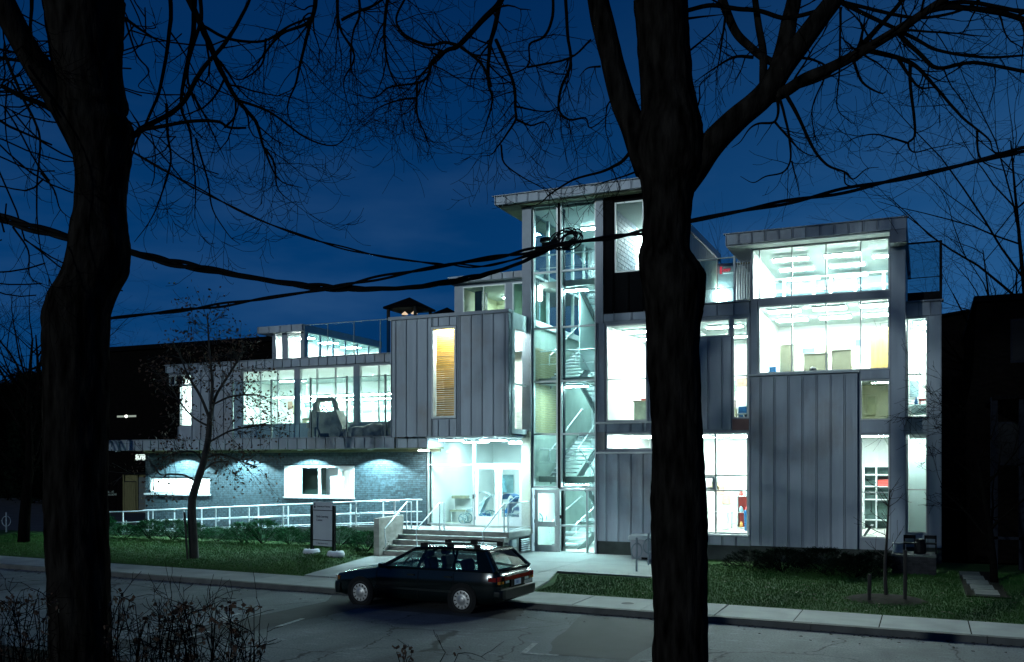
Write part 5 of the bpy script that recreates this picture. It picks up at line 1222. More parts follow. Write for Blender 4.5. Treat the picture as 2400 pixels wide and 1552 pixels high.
Y = 44.0
sh = thing('garden_shed', 'small timber shed with a plank door beside pale siding, behind the ramp end', 'shed', (FX(320, Y), Y, .15))
a, b, c = FX(289, Y), FX(324, Y), FX(352, Y); zt = FZ(306, 1108, Y); zb = .1
MB().box(a, c, Y+.05, Y+2.5, zb, zt-.1).build('wall', SHEDW, sh)
for k in range(7): z = zb+k*(zt-.25-zb)/7; MB().prism([(Y+.05, z), (Y-.0, z), (Y+.03, z+(zt-.25-zb)/7-.02), (Y+.05, z+(zt-.25-zb)/7-.02)], 'x', b+.02, c).build('board', SIDING, sh)
MB().box(a-.05, c+.05, Y-.25, Y+2.6, zt-.1, zt).build('roof', ROOFM, sh)
d = MB().box(a+.1, b-.12, Y-.02, Y+.05, zb, FZ(306, 1128, Y)).build('door', DARK, sh)
dx0, dx1 = a+.14, b-.16
for k in range(6): MB().box(dx0+(dx1-dx0)*k/6+.01, dx0+(dx1-dx0)*(k+1)/6-.01, Y-.05, Y-.021, zb+.03, FZ(306, 1130, Y)).build('plank', SHEDW, d)
MB().box(a, a+.09, Y-.04, Y+.05, zb, zt-.1).box(b-.11, b, Y-.04, Y+.05, zb, zt-.1).build('door_post', SHEDW, sh)
gt = thing('dark_gate', 'black boarded gate with two lines of pale lettering left of the shed', 'gate', (FX(265, Y), Y, .1))
ga, gb = FX(150, Y), FX(288, Y)
for k in range(9): MB().box(ga+(gb-ga)*k/9+.02, ga+(gb-ga)*(k+1)/9-.02, Y, Y+.05, .1, FZ(260, 1112, Y)).build('board', HOUSE, gt)
MB().box(ga, gb, Y+.051, Y+.1, .5, .65).box(ga, gb, Y+.051, Y+.1, 1.9, 2.05).build('gate_rail', HOUSE, gt)
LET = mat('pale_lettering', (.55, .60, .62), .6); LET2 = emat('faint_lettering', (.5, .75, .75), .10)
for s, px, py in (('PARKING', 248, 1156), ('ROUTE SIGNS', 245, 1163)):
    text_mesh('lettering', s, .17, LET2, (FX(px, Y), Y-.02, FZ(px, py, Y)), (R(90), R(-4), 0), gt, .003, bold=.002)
# house on the right
Y = 34.0
hr = thing('right_house', 'black steep-roofed house at the right edge of the picture', 'house', (6, Y, 0))
xa, xb = FX(2290, Y), FX(2275, Y); zt = FZ(2340, 706, Y)
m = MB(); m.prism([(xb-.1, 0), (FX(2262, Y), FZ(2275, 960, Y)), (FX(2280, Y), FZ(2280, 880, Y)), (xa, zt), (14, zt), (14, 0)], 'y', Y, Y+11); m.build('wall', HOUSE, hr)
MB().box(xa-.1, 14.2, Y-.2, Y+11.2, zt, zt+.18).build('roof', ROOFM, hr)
MB().prism([(FX(2322, 31), FZ(2330, 940, 31)), (12, FZ(2330, 920, 31)), (12, FZ(2330, 928, 31)+.1), (FX(2322, 31), FZ(2330, 932, 31))], 'y', 30.4, Y-.02).build('porch_roof', ROOFM, hr)
for px in (2330, 2396): x = FX(px, 30.6); MB().box(x-.09, x+.09, 30.5, 30.7, .1, FZ(px, 934, 31)).build('porch_post', mat('porch_paint', (.012, .014, .02), .7, spec=.05), hr)
MB().box(FX(2322, 30.6), 12, 30.5, 30.6, 1.0, 1.08).build('porch_rail', MATS['porch_paint'], hr)
for k, (px, py) in enumerate(((2330, 1040), (2368, 800))):
    x = FX(px, Y); z = FZ(px, py, Y); w = MB().box(x, x+.8, Y-.05, Y-.005, z-.7, z+.7).build('window', MATS['porch_paint'], hr); MB().box(x+.07, x+.73, Y-.06, Y-.051, z-.62, z+.62).build('pane', MATS['dark_pane'], w)
Yb = 52.0
hb = thing('back_house', 'dark pitched house far behind, between the building and the right house', 'house', (8, Yb, 0))
m = MB(); xl, xr = FX(2100, Yb), FX(2420, Yb); ze = FZ(2240, 760, Yb); m.prism([(xl, 0), (xl, ze), (FX(2262, Yb), FZ(2262, 735, Yb)), (xr, ze+.5), (xr, 0)], 'y', Yb, Yb+9); m.build('wall', HOUSE, hb)
MB().prism([(xl-.2, ze), (FX(2262, Yb), FZ(2262, 732, Yb)), (xr, ze+.55), (xr, ze+.75), (FX(2262, Yb), FZ(2262, 728, Yb)), (xl-.2, ze+.2)], 'y', Yb-.3, Yb+9.3).build('roof', ROOFM, hb)
x = FX(2268, 40); w = MB().box(x, x+.5, 51.9, 51.99, 3, 4.2).build('window', DARK, hb); MB().box(x+.06, x+.44, 51.88, 51.899, 3.1, 4.1).build('pane', emat('dim_green_pane', (.5, .8, .6), .05), w)

# ------------------------------------------------------------------ trees
def rnd_unit(rng): 
    v = Vector((rng.gauss(0, 1), rng.gauss(0, 1), rng.gauss(0, 1))); return v.normalized()
def twig(mb, p, d, L, r, lvl, rng, curl=.0, wob=.22, kids=(3, 5), rmin=.0024, tips=None, ratio=(.42, .72)):
    n = 6 if lvl else 5; pts = [p.copy()]; rad = [r]; d = d.normalized(); dirs = [d]
    for i in range(n):
        d = (d + rnd_unit(rng)*wob + Vector((0, 0, curl*(i/n-.25)))).normalized(); p = p + d*L/n
        pts.append(p); rad.append(max(rmin, r*(1-.72*(i+1)/n))); dirs.append(d)
    mb.tube(pts, rad, 5 if r > .02 else (4 if r > .009 else 3), cap=False)
    if tips is not None and lvl == 0: tips.append((pts[-1], d))
    if lvl <= 0: return
    for k in range(rng.randint(*kids)):
        f = rng.uniform(.22, 1.0); i = min(n-1, int(f*n)); q = pts[i].lerp(pts[i+1], f*n-i if f < 1 else 1)
        ax = rnd_unit(rng); dd = (dirs[i]*rng.uniform(.5, 1.0) + ax*rng.uniform(.45, .95)).normalized()
        twig(mb, q, dd, L*rng.uniform(*ratio), max(rmin, rad[i]*rng.uniform(.45, .7)), lvl-1, rng, curl, wob, kids, rmin, tips, ratio)
def smooth_path(pts, k=5):
    P = [Vector(p) for p in pts]; P = [P[0]*2-P[1]] + P + [P[-1]*2-P[-2]]; out = []
    for i in range(1, len(P)-2):
        for j in range(k):
            t = j/k; a, b, c, d = P[i-1], P[i], P[i+1], P[i+2]
            out.append(.5*((2*b)+(c-a)*t+(2*a-5*b+4*c-d)*t*t+(3*b-a-3*c+d)*t**3))
    out.append(P[-2]); return out
def limb_from_px(pts, t0, t1, w0, w1, zz=None):
    """pixel polyline -> 3-D polyline between camera depths t0..t1, with a tapering radius"""
    n = len(pts); out = []
    for i, (x, y) in enumerate(pts):
        t = t0+(t1-t0)*i/(n-1); out.append(W(x, y, t))
    sp = smooth_path(out, 5); m = len(sp); rad = []
    for i in range(m):
        f = i/(m-1); t = t0+(t1-t0)*f; rad.append(max(.0024, (w0+(w1-w0)*f)/2/FPX*t))
    return sp, rad
def roughen(mb, i0, amp, sc):
    for i in range(i0, len(mb.v)):
        v = Vector(mb.v[i]); d = mnoise.noise(v*sc)+.5*mnoise.noise(v*sc*2.3); e = Vector((mnoise.noise(v*sc+Vector((9, 0, 0))), mnoise.noise(v*sc+Vector((0, 7, 0))), 0)); mb.v[i] = tuple(v+e*amp*(1+d))
def trunk_px(slices, t, sides=72, step=6, seed=0, flare=None):
    """slices: (row, left px, right px) outline of a trunk standing at camera depth t"""
    sl = sorted(slices); rows = np.arange(sl[0][0], sl[-1][0]+1, step); ys = [s[0] for s in sl]
    L = np.interp(rows, ys, [s[1] for s in sl]); Rr = np.interp(rows, ys, [s[2] for s in sl]); rings = []
    k = np.array([1, 2, 3, 2, 1])/9
    L = np.convolve(np.pad(L, 2, 'edge'), k, 'valid'); Rr = np.convolve(np.pad(Rr, 2, 'edge'), k, 'valid')
    for y, l, r in zip(rows, L, Rr):
        c = W((l+r)/2, y, t); rad = (r-l)/2/FPX*t; ring = []
        for a in range(sides):
            an = 2*math.pi*a/sides; q = Vector((math.cos(an)*3.2+seed, math.sin(an)*3.2, c.z*.9)); q2 = Vector((math.cos(an)*9+seed, math.sin(an)*9, c.z*2.2))
            q3 = Vector((math.cos(an)*rad*34+seed, math.sin(an)*rad*34, c.z*4.5)); rr = rad*(1+.035*mnoise.noise(q)) + .022*abs(mnoise.noise(q2)) + .020*abs(mnoise.noise(q3)) - .014
            ring.append((c.x+math.cos(an)*rr, c.y+math.sin(an)*rr, c.z))
        rings.append(ring)
    # down to the ground
    last = rings[-1]; cx = sum(p[0] for p in last)/sides; cy_ = sum(p[1] for p in last)/sides; z0 = last[0][2]
    gz = znear(YK(cx)-KW-cy_)-.06
    for f in (.5, .85, 1.0):
        z = z0+(gz-z0)*f; s = 1+.35*f**3; rings.append([(cx+(p[0]-cx)*s, cy_+(p[1]-cy_)*s, z) for p in last])
    return MB().loft(rings), (cx, cy_, gz)
def limb_part(tree, pts, rad, name='limb', n=18):
    m = MB(); m.tube(pts, rad, n); roughen(m, 0, max(rad)*.10, 3.0); return m.build(name, BARK, tree, smooth=True)
def sprout(mb, path, rad, rng, n, L, lvl, curl, down=.0, f0=.1, kids=(3, 5), wob=.22, tips=None, rs=.5):
    m = len(path)
    for k in range(n):
        i = min(m-2, int((f0+(1-f0)*rng.random())*(m-1))); d = (path[i+1]-path[i]).normalized(); ax = rnd_unit(rng)
        dd = (d*.55+ax*.8+Vector((0, 0, -down))).normalized()
        twig(mb, path[i], dd, L*rng.uniform(.6, 1.25), max(.0036, min(rad[i]*rs, .015)), lvl, rng, curl, wob, kids, tips=tips)

# ---- left foreground tree
T1 = 9.1
sl = [(0, 108, 289), (50, 114, 283), (100, 121, 281), (170, 129, 282), (230, 137, 290), (248, 140, 303), (262, 143, 286), (283, 148, 300), (300, 155, 314), (318, 162, 311), (340, 170, 305), (370, 176, 305), (420, 181, 297), (480, 178, 291), (530, 170, 297), (590, 163, 305), (640, 150, 299), (690, 119, 270), (735, 104, 254), (780, 103, 253), (1000, 106, 251), (1150, 107, 247), (1300, 111, 253), (1400, 117, 257), (1552, 122, 262)]
m, base = trunk_px(sl, T1, seed=3)
lt = thing('street_tree', 'huge black tree trunk at the left with a swollen waist and one leaning limb', 'tree', base)
m.build('trunk', BARK, lt, smooth=True)
m = MB(); p, r = limb_from_px([(200, 10), (196, -120), (170, -300)], T1, T1, 172, 90); limb_part(lt, p, r)
p, r = limb_from_px([(256, 20), (262, -120), (300, -320)], T1, T1+.3, 62, 40); limb_part(lt, p, r)
pl, rl = limb_from_px([(235, 420), (190, 330), (140, 240), (100, 175), (55, 100), (10, 10), (-40, -110), (-60, -260)], T1, T1-.5, 68, 50); limb_part(lt, pl, rl)
rng = random.Random(101); cr = MB()
def lim(mb, pts, t0, t1, w0, w1, n=0, L=.8, lvl=1, curl=.3, down=.3, kids=(2, 4), f0=.15, wob=.22, thick=6):
    p, r = limb_from_px(pts, t0, t1, w0*.86, w1*.86 if w1 > 5 else 1.3); i0 = len(mb.v); mb.tube(p, r, thick); roughen(mb, i0, max(r)*.25, 6)
    if n: sprout(mb, p, r, rng, n, L, lvl, curl, down, f0, kids, wob)
    return p, r
z1 = lambda L: [(x/1.974, y/1.974) for x, y in L]
lim(cr, z1([(615, 630), (665, 590), (830, 495), (930, 330), (1040, 200), (1120, 70), (1180, -60)]), 9.1, 10.2, 16, 8, 3, .5, 0)
lim(cr, z1([(650, 600), (720, 590), (880, 562), (1005, 562), (1060, 590), (1140, 592)]), 9.1, 9.3, 12, 6, 1, .25, 0)
lim(cr, z1([(1040, 590), (1085, 540), (1100, 470), (1050, 400)]), 9.3, 9.6, 7, 4)
lim(cr, z1([(780, -80), (790, 90), (745, 390), (680, 560), (630, 660), (600, 780), (590, 900)]), 10.0, 9.4, 13, 4, 7, .75, 1, .75, .5)
lim(cr, z1([(840, -80), (950, 160), (1010, 300), (1090, 450), (1180, 560), (1220, 680), (1290, 830), (1400, 870)]), 10.5, 9.9, 20, 4, 13, .95, 2, .75, .4, (2, 3))
lim(cr, z1([(900, -60), (895, 150), (855, 350), (840, 500), (880, 620), (905, 860), (900, 1010)]), 10.2, 9.6, 15, 4, 12, .85, 2, .8, .5, (2, 3))
lim(cr, z1([(920, -60), (930, 90), (880, 250), (870, 380), (940, 520), (1000, 650), (1040, 740)]), 10.8, 10.2, 12, 4, 8, .8, 1, .8, .4)
lim(cr, z1([(770, 480), (775, 620), (790, 750), (740, 920), (690, 1030), (620, 1120)]), 9.6, 9.5, 8, 4, 9, .7, 1, .9, .3)
lim(cr, z1([(560, 70), (640, 130), (730, 190), (790, 250)]), 9.4, 9.8, 10, 4, 4, .5, 1, .4, .2)
lim(cr, z1([(580, 90), (630, 250), (690, 330), (640, 400), (720, 430)]), 9.4, 9.6, 6, 4, 4, .5, 1)
lim(cr, z1([(905, 640), (960, 830), (985, 970), (1060, 1090), (1110, 1130)]), 9.8, 9.6, 6, 4, 7, .6, 1, .9, .2)
lim(cr, z1([(1230, 690), (1270, 760), (1290, 880), (1400, 970)]), 10, 9.8, 7, 4, 8, .7, 1, .8, 0)
lim(cr, z1([(1090, 460), (1250, 520), (1420, 640), (1560, 670), (1640, 560)]), 10.1, 10, 8, 4, 9, .7, 1, .8, 0)
lim(cr, z1([(940, 120), (1060, 180), (1220, 190), (1340, 120), (1440, 80)]), 10.6, 11.5, 9, 6, 9, .8, 2, .3, .4, (2, 3))
lim(cr, z1([(1465, -90), (1440, 90), (1300, 160), (1200, 280), (1120, 370)]), 11.6, 11, 14, 4, 10, .9, 2, .3, .4, (2, 4))
lim(cr, z1([(1440, 90), (1400, 250), (1370, 380), (1330, 500), (1360, 620)]), 11.6, 11.2, 10, 4, 10, .9, 2, .5, .4, (2, 3))
lim(cr, z1([(1560, -60), (1570, 120), (1640, 260), (1590, 380), (1620, 520)]), 12.4, 12, 10, 4, 10, .9, 2, .5, .4, (2, 3))
lim(cr, z1([(1230, 180), (1210, 300), (1100, 370), (1020, 280)]), 10.9, 10.7, 7, 4, 6, .7, 1)
# hanging twigs on the far left
lim(cr, z1([(10, 400), (110, 450), (190, 480), (260, 520)]), 8.9, 9.1, 12, 16, 3, .4, 0)
lim(cr, z1([(20, 250), (100, 440), (160, 560), (185, 660), (170, 880), (175, 1060), (200, 1200), (245, 1340)]), 8.6, 8.4, 9, 4, 10, .6, 1, .7, .3)
lim(cr, z1([(100, 460), (40, 380), (25, 560), (45, 700), (110, 800), (190, 865)]), 8.6, 8.4, 6, 4, 4, .4, 0, .5)
lim(cr, z1([(190, 800), (250, 880), (280, 970), (340, 1020)]), 8.5, 8.4, 6, 4, 3, .25, 0)
lim(cr, z1([(60, 1050), (130, 1160), (140, 1280), (230, 1340)]), 8.5, 8.4, 6, 4, 7, .4, 1, .6, .1)
lim(cr, z1([(150, -60), (140, 100), (120, 200), (60, 120)]), 8.9, 8.7, 12, 4, 9, .8, 2, .5, .4, (2, 3))
lim(cr, z1([(20, -50), (60, 130), (150, 260), (210, 330), (270, 340)]), 8.8, 8.7, 6, 4, 6, .5, 1, .6, .3)
def upper_crown(mb, c, z0, n, L, rng, hz=3.0):
    for k in range(n):
        a = 2*math.pi*k/n+rng.uniform(-.3, .3); p = Vector((c[0], c[1], z0+rng.uniform(0, hz)))
        twig(mb, p, Vector((math.cos(a), math.sin(a), rng.uniform(.35, 1.4))), L*rng.uniform(.8, 1.2), .12, 3, rng, .35, .2, (4, 5), .011, None, (.5, .75))
upper_crown(cr, (lt.location.x, lt.location.y), 11.2, 9, 4.2, random.Random(7))
cr.build('crown', TWIG, lt, kind='stuff')

# ---- right foreground tree
T2 = 10.0
sl = [(0, 1486, 1612), (100, 1494, 1617), (200, 1500, 1622), (262, 1503, 1638), (300, 1494, 1647), (340, 1488, 1652), (370, 1488, 1653), (400, 1494, 1648), (430, 1503, 1632), (470, 1507, 1622), (520, 1510, 1620), (570, 1506, 1616), (590, 1498, 1616), (620, 1496, 1636), (645, 1500, 1652), (700, 1512, 1651), (760, 1517, 1641), (820, 1517, 1638), (870, 1515, 1640), (900, 1520, 1643), (1000, 1526, 1645), (1060, 1528, 1648), (1110, 1527, 1651), (1200, 1527, 1658), (1300, 1527, 1658), (1420, 1531, 1658), (1552, 1533, 1660)]
m, base = trunk_px(sl, T2, seed=8)
rt = thing('street_tree', 'tall black tree trunk right of centre, forking into three heavy limbs', 'tree', base)
m.build('trunk', BARK, rt, smooth=True)
p, r = limb_from_px([(1549, 12), (1545, -120), (1530, -300)], T2, T2, 122, 70); limb_part(rt, p, r)
pA, rA = limb_from_px([(1520, 400), (1490, 310), (1462, 240), (1440, 165), (1420, 90), (1402, 0), (1380, -100), (1330, -260)], T2, T2+.4, 66, 44); limb_part(rt, pA, rA)
pB, rB = limb_from_px([(1585, 455), (1625, 400), (1668, 340), (1725, 280), (1790, 225), (1830, 165), (1870, 110), (1912, 55), (1960, -10), (2030, -130), (2080, -260)], T2, T2-.6, 68, 34); limb_part(rt, pB, rB)
pC, rC = limb_from_px([(1822, 180), (1838, 110), (1850, 50), (1862, -10), (1870, -130), (1850, -260)], T2-.15, T2, 46, 26); limb_part(rt, pC, rC)
pD, rD = limb_from_px([(1790, 195), (1788, 120), (1778, 60), (1768, -10), (1750, -150)], T2-.1, T2+.2, 20, 12); limb_part(rt, pD, rD, n=10)
pE, rE = limb_from_px([(1822, 150), (1790, 136), (1758, 110), (1728, 80), (1708, 40), (1690, -10), (1660, -120)], T2-.15, T2+.4, 18, 22); limb_part(rt, pE, rE, n=10)
rng = random.Random(202); cr = MB()
z3 = lambda L: [(1400+x/2.382, y/2.382) for x, y in L]
z2 = lambda L: [(800+x/2.566, y/2.566) for x, y in L]
p, r = limb_from_px(z3([(960, 545), (1050, 510), (1160, 440), (1300, 380), (1480, 285), (1640, 190), (1780, 100), (1900, 20), (2020, -60)]), T2-.2, T2-1.3, 30, 16); limb_part(rt, p, r, n=10); sprout(cr, p, r, rng, 8, .7, 1, .3, .1)
lim(cr, z3([(1400, 330), (1480, 250), (1580, 140), (1680, 30), (1740, -60)]), T2-.5, T2-.6, 18, 10, 6, .7, 1)
lim(cr, z3([(1000, 520), (1080, 500), (1250, 440), (1340, 375)]), T2-.2, T2-.4, 12, 8)
lim(cr, z3([(1850, 60), (1960, 40), (2100, 50), (2240, 70), (2382, 110), (2500, 150)]), T2-1.1, T2-1.6, 16, 14, 5, .6, 1)
lim(cr, z3([(1880, 30), (2050, 10), (2240, 40), (2382, 70), (2500, 90)]), T2-1.1, T2-1.5, 12, 10, 5, .6, 1)
lim(cr, z3([(1020, 460), (1060, 540), (1130, 670), (1200, 820), (1280, 920), (1380, 960), (1430, 1000), (1500, 945), (1570, 935)]), T2-.3, T2-.9, 12, 4, 4, .45, 1, .5, 0)
lim(cr, z3([(1380, 960), (1390, 1030), (1470, 1040), (1540, 1050)]), T2-.8, T2-.9, 5, 4, 3, .3, 0)
lim(cr, z3([(985, 500), (1010, 590), (990, 680), (900, 690), (850, 720), (800, 790), (750, 825)]), T2-.3, T2-.4, 10, 4, 2, .3, 0)
lim(cr, z3([(990, 680), (1050, 750), (1150, 850), (1250, 880)]), T2-.3, T2-.5, 7, 4, 4, .4, 1)
lim(cr, z3([(1005, 500), (1030, 590), (1065, 730), (1080, 880), (1040, 960), (940, 985), (870, 1020), (800, 985)]), T2-.3, T2-.6, 9, 4, 5, .4, 1, .4, .1)
lim(cr, z3([(1085, 900), (1110, 1000), (1130, 1090)]), T2-.5, T2-.6, 5, 4, 2, .3, 0)
lim(cr, z3([(1520, 285), (1700, 330), (1800, 390), (1900, 500), (2030, 650), (2180, 770), (2220, 850), (2382, 870)]), T2-.6, T2-1.4, 14, 5, 9, .5, 1, .4, .1)
lim(cr, z3([(1680, 330), (1740, 420), (1800, 490), (1880, 490), (1920, 530)]), T2-.8, T2-1, 10, 5, 4, .4, 1)
lim(cr, z3([(1745, 350), (1750, 500), (1775, 740), (1735, 800), (1770, 850), (1880, 825), (2080, 790)]), T2-.8, T2-1.1, 10, 4, 6, .45, 1, .4, 0)
lim(cr, z3([(1735, 800), (1640, 770), (1540, 750), (1440, 770), (1380, 800)]), T2-.9, T2-.8, 6, 4, 7, .4, 1)
lim(cr, z3([(1430, 340), (1480, 460), (1580, 520), (1620, 505)]), T2-.5, T2-.6, 9, 5, 3, .25, 0)
lim(cr, z3([(1680, 190), (1800, 300), (1900, 380), (2100, 350), (2382, 400), (2480, 420)]), T2-.8, T2-1.6, 12, 10, 6, .5, 1)
lim(cr, z3([(1370, 20), (1600, 130), (1780, 220), (1900, 280), (2150, 320), (2382, 310)]), T2-.5, T2-1.6, 12, 6, 7, .6, 1)
lim(cr, z3([(1360, 10), (1700, 90), (1870, 95), (2050, 50), (2150, -20)]), T2-.5, T2-1.2, 10, 6, 5, .6, 1)
lim(cr, z3([(2120, 730), (2130, 870), (2200, 930), (2382, 980)]), T2-1.3, T2-1.5, 7, 4, 6, .45, 1)
lim(cr, z3([(500, 60), (640, 30), (780, 50), (900, 60), (1030, 100), (1120, 90), (1240, 60)]), T2+.2, T2-.3, 12, 12, 4, .5, 1)
lim(cr, z3([(500, 105), (620, 90), (720, 80)]), T2+.2, T2, 7, 5); lim(cr, z3([(870, 320), (760, 320), (640, 390), (540, 460)]), T2, T2+.3, 10, 4, 8, .5, 1, .4, .2)
lim(cr, z3([(520, 280), (640, 180), (700, 90)]), T2+.2, T2, 6, 5, 3, .4, 1); lim(cr, z3([(520, 680), (570, 560), (575, 470), (660, 400)]), T2+.2, T2+.4, 7, 4, 6, .5, 1)
lim(cr, z3([(720, 60), (700, 200), (680, 330), (660, 430)]), T2, T2+.3, 9, 4, 9, .6, 1, .3, .3); lim(cr, z3([(1360, 40), (1355, 200), (1350, 420), (1340, 600), (1420, 690)]), T2+.6, T2+.8, 8, 4, 12, .6, 1, .3, .2)
lim(cr, z3([(1120, 320), (1220, 340), (1280, 400), (1200, 600), (1220, 780), (1250, 830)]), T2+.3, T2+.5, 8, 4, 9, .5, 1)
# the wide hanging crown over the middle of the picture
lim(cr, z2([(1010, -120), (950, 20), (870, 100), (710, 270), (640, 300), (550, 370), (520, 460), (455, 500), (290, 525), (180, 590), (0, 520)]), 11.0, 10.2, 19, 5, 17, .8, 2, .3, .2, (2, 3))
lim(cr, z2([(455, 500), (455, 680), (500, 800), (530, 880)]), 10.4, 10.3, 8, 4, 6, .5, 1, .5, .2); lim(cr, z2([(455, 590), (360, 600), (240, 640), (180, 690)]), 10.4, 10.3, 7, 4, 8, .5, 1)
lim(cr, z2([(710, 275), (620, 255), (520, 270), (380, 210), (330, 110), (400, -40)]), 10.7, 10.9, 9, 6, 12, .7, 2, .2, .2, (2, 3)); lim(cr, z2([(720, 285), (830, 370), (880, 450), (900, 520)]), 10.7, 10.4, 9, 7, 4, .5, 1)
lim(cr, z2([(975, -100), (930, 130), (890, 300), (885, 510), (910, 600), (880, 720), (820, 880)]), 11.2, 10.4, 16, 5, 10, .6, 1, .3, .2)
lim(cr, z2([(930, 240), (990, 380), (1040, 520), (1045, 650), (1050, 720), (1000, 800), (940, 880), (900, 930), (830, 940)]), 10.8, 10.2, 12, 4, 11, .6, 2, .4, .2, (2, 3))
lim(cr, z2([(1270, -100), (1270, 100), (1220, 220), (1130, 270), (1120, 400), (920, 470), (700, 470)]), 11.5, 10.8, 10, 4, 14, .7, 2, .2, .2, (2, 3))
lim(cr, z2([(1345, -100), (1360, 200), (1380, 380), (1320, 540), (1310, 660), (1370, 720), (1470, 710), (1500, 770), (1600, 690), (1640, 580)]), 11.2, 10.8, 11, 4, 15, .7, 2, .3, .2, (2, 3))
lim(cr, z2([(1050, 640), (1200, 670), (1310, 660)]), 10.4, 10.9, 6, 5, 5, .5, 1); lim(cr, z2([(1055, 720), (1140, 755), (1230, 740), (1280, 860)]), 10.4, 10.7, 7, 4, 8, .5, 1, .3, .3)
lim(cr, z2([(1500, 240), (1370, 350), (1120, 405)]), 10.2, 10.9, 6, 6, 6, .5, 1); lim(cr, z2([(960, 870), (980, 980), (1080, 1060), (1190, 1120), (1270, 1170)]), 10.3, 10.5, 6, 4, 8, .5, 1)
lim(cr, z2([(1745, 905), (1690, 970), (1640, 1000), (1560, 1035), (1400, 1080), (1260, 1165), (1190, 1225), (1090, 1250)]), 10.05, 10.7, 11, 4, 6, .5, 1, .3, .1)
lim(cr, z2([(1780, 1030), (1700, 1060), (1600, 1090), (1500, 1120)]), 10.05, 10.5, 6, 4, 8, .45, 1)
lim(cr, z2([(1560, 400), (1480, 410), (1430, 460)]), 10.2, 10.3, 6, 4, 5, .4, 1); lim(cr, z2([(1650, 580), (1600, 640), (1590, 780), (1620, 870)]), 10.1, 10.4, 6, 4, 8, .45, 1)
lim(cr, z2([(100, -80), (110, 90), (70, 200), (60, 420), (160, 540)]), 11.6, 11.2, 9, 4, 14, .8, 2, .3, .3, (2, 3)); lim(cr, z2([(290, -80), (260, 130), (265, 300), (290, 420), (340, 520), (420, 540)]), 11.6, 11.2, 11, 4, 14, .8, 2, .3, .3, (2, 3))
lim(cr, z2([(0, 120), (100, 70), (200, 30), (320, -60)]), 11.6, 11.8, 9, 6, 10, .8, 2, .2, .2, (2, 3))
upper_crown(cr, (rt.location.x, rt.location.y), 11.6, 6, 3.4, random.Random(9))
cr.build('crown', TWIG, rt, kind='stuff')

# ---- unseen bare tree off the left side, added to shade the right block
nx, ny = -15.0, 5.0; gz_ = znear(YK(nx)-KW-ny)-.05
nt_ = thing('street_tree', 'unseen bare tree off the left side, added to shade the right block', 'tree', (nx, ny, gz_))
m = MB(); m.tube([(nx, ny, gz_), (nx+.05, ny, 3.2), (nx-.1, ny+.05, 5.5), (nx, ny, 9), (nx+.2, ny, 12)], [.38, .30, .28, .18, .08], 18); roughen(m, 0, .03, 3); m.build('trunk', BARK, nt_, smooth=True)
cr = MB(); upper_crown(cr, (nx, ny), 5.2, 30, 4.2, random.Random(19), 6.5); cr.build('crown', TWIG, nt_, kind='stuff')

# ---- small street tree with withered leaves, on the left lawn
rng = random.Random(33); TS = 29.6
b0 = W(455, 1312, TS); b0.z = zl(b0.x, b0.y)-.03
sm = thing('young_tree', 'slim young tree with withered brown leaves on the left lawn', 'tree', b0)
p, r = limb_from_px([(456, 1316), (452, 1250), (450, 1180), (462, 1130), (478, 1080), (488, 1030), (492, 980)], TS, TS, 22, 13); MB().tube(p, r, 10).build('trunk', BARKY, sm, smooth=True)
lb = MB(); tips = []
for pts, w, n in (([(492, 985), (470, 930), (440, 880), (425, 840), (405, 800)], 8, 12), ([(492, 985), (505, 930), (535, 880), (560, 840), (572, 800)], 9, 14), ([(494, 960), (497, 900), (492, 840), (488, 780), (486, 735)], 8, 14), ([(490, 1000), (455, 980), (420, 940), (400, 900)], 5, 8), ([(496, 950), (540, 930), (590, 925), (620, 930)], 5, 9), ([(480, 1075), (515, 1065), (560, 1080), (600, 1095)], 5, 10), ([(478, 1085), (455, 1060), (415, 1062), (380, 1075)], 5, 9), ([(462, 1130), (440, 1118), (425, 1113), (395, 1112), (375, 1112), (360, 1090)], 6, 3), ([(484, 1040), (540, 1010), (590, 1000), (630, 990)], 5, 10), ([(470, 1110), (500, 1085), (530, 1082)], 6, 4)):
    q, rr = limb_from_px(pts, TS, TS+rng.uniform(-1, 1), w, 3); lb.tube(q, rr, 5)
    for k in range(int(n*1.5)):
        i = rng.randint(len(q)//4, len(q)-2); d = ((q[i+1]-q[i]).normalized()*.6+rnd_unit(rng)*.8).normalized()
        twig(lb, q[i], d, rng.uniform(.5, 1.1), .012, 1, rng, .15, .2, (3, 5), .006, tips)
lb.build('branches', BARKY, sm)
lf = MB()
for (t, d) in tips:
    for k in range(rng.randint(2, 7) if rng.random() < .8 else 0):
        c = t+rnd_unit(rng)*.2; a, b = rnd_unit(rng)*.05, rnd_unit(rng)*.045; lf.quad(c-a, c-b, c+a, c+b)
lf.build('leaves', DEADL, sm, kind='stuff')
s0, s1 = W(440, 1314, TS-.2), W(432, 1200, TS-.2); s0.z = zl(s0.x, s0.y)-.05
tag(MB().tube([s0, s1], .035, 7).build('tree_stake', BARKY), 'leaning dark stake beside the young leafy tree', 'stake', 'tree stakes on the lawns')
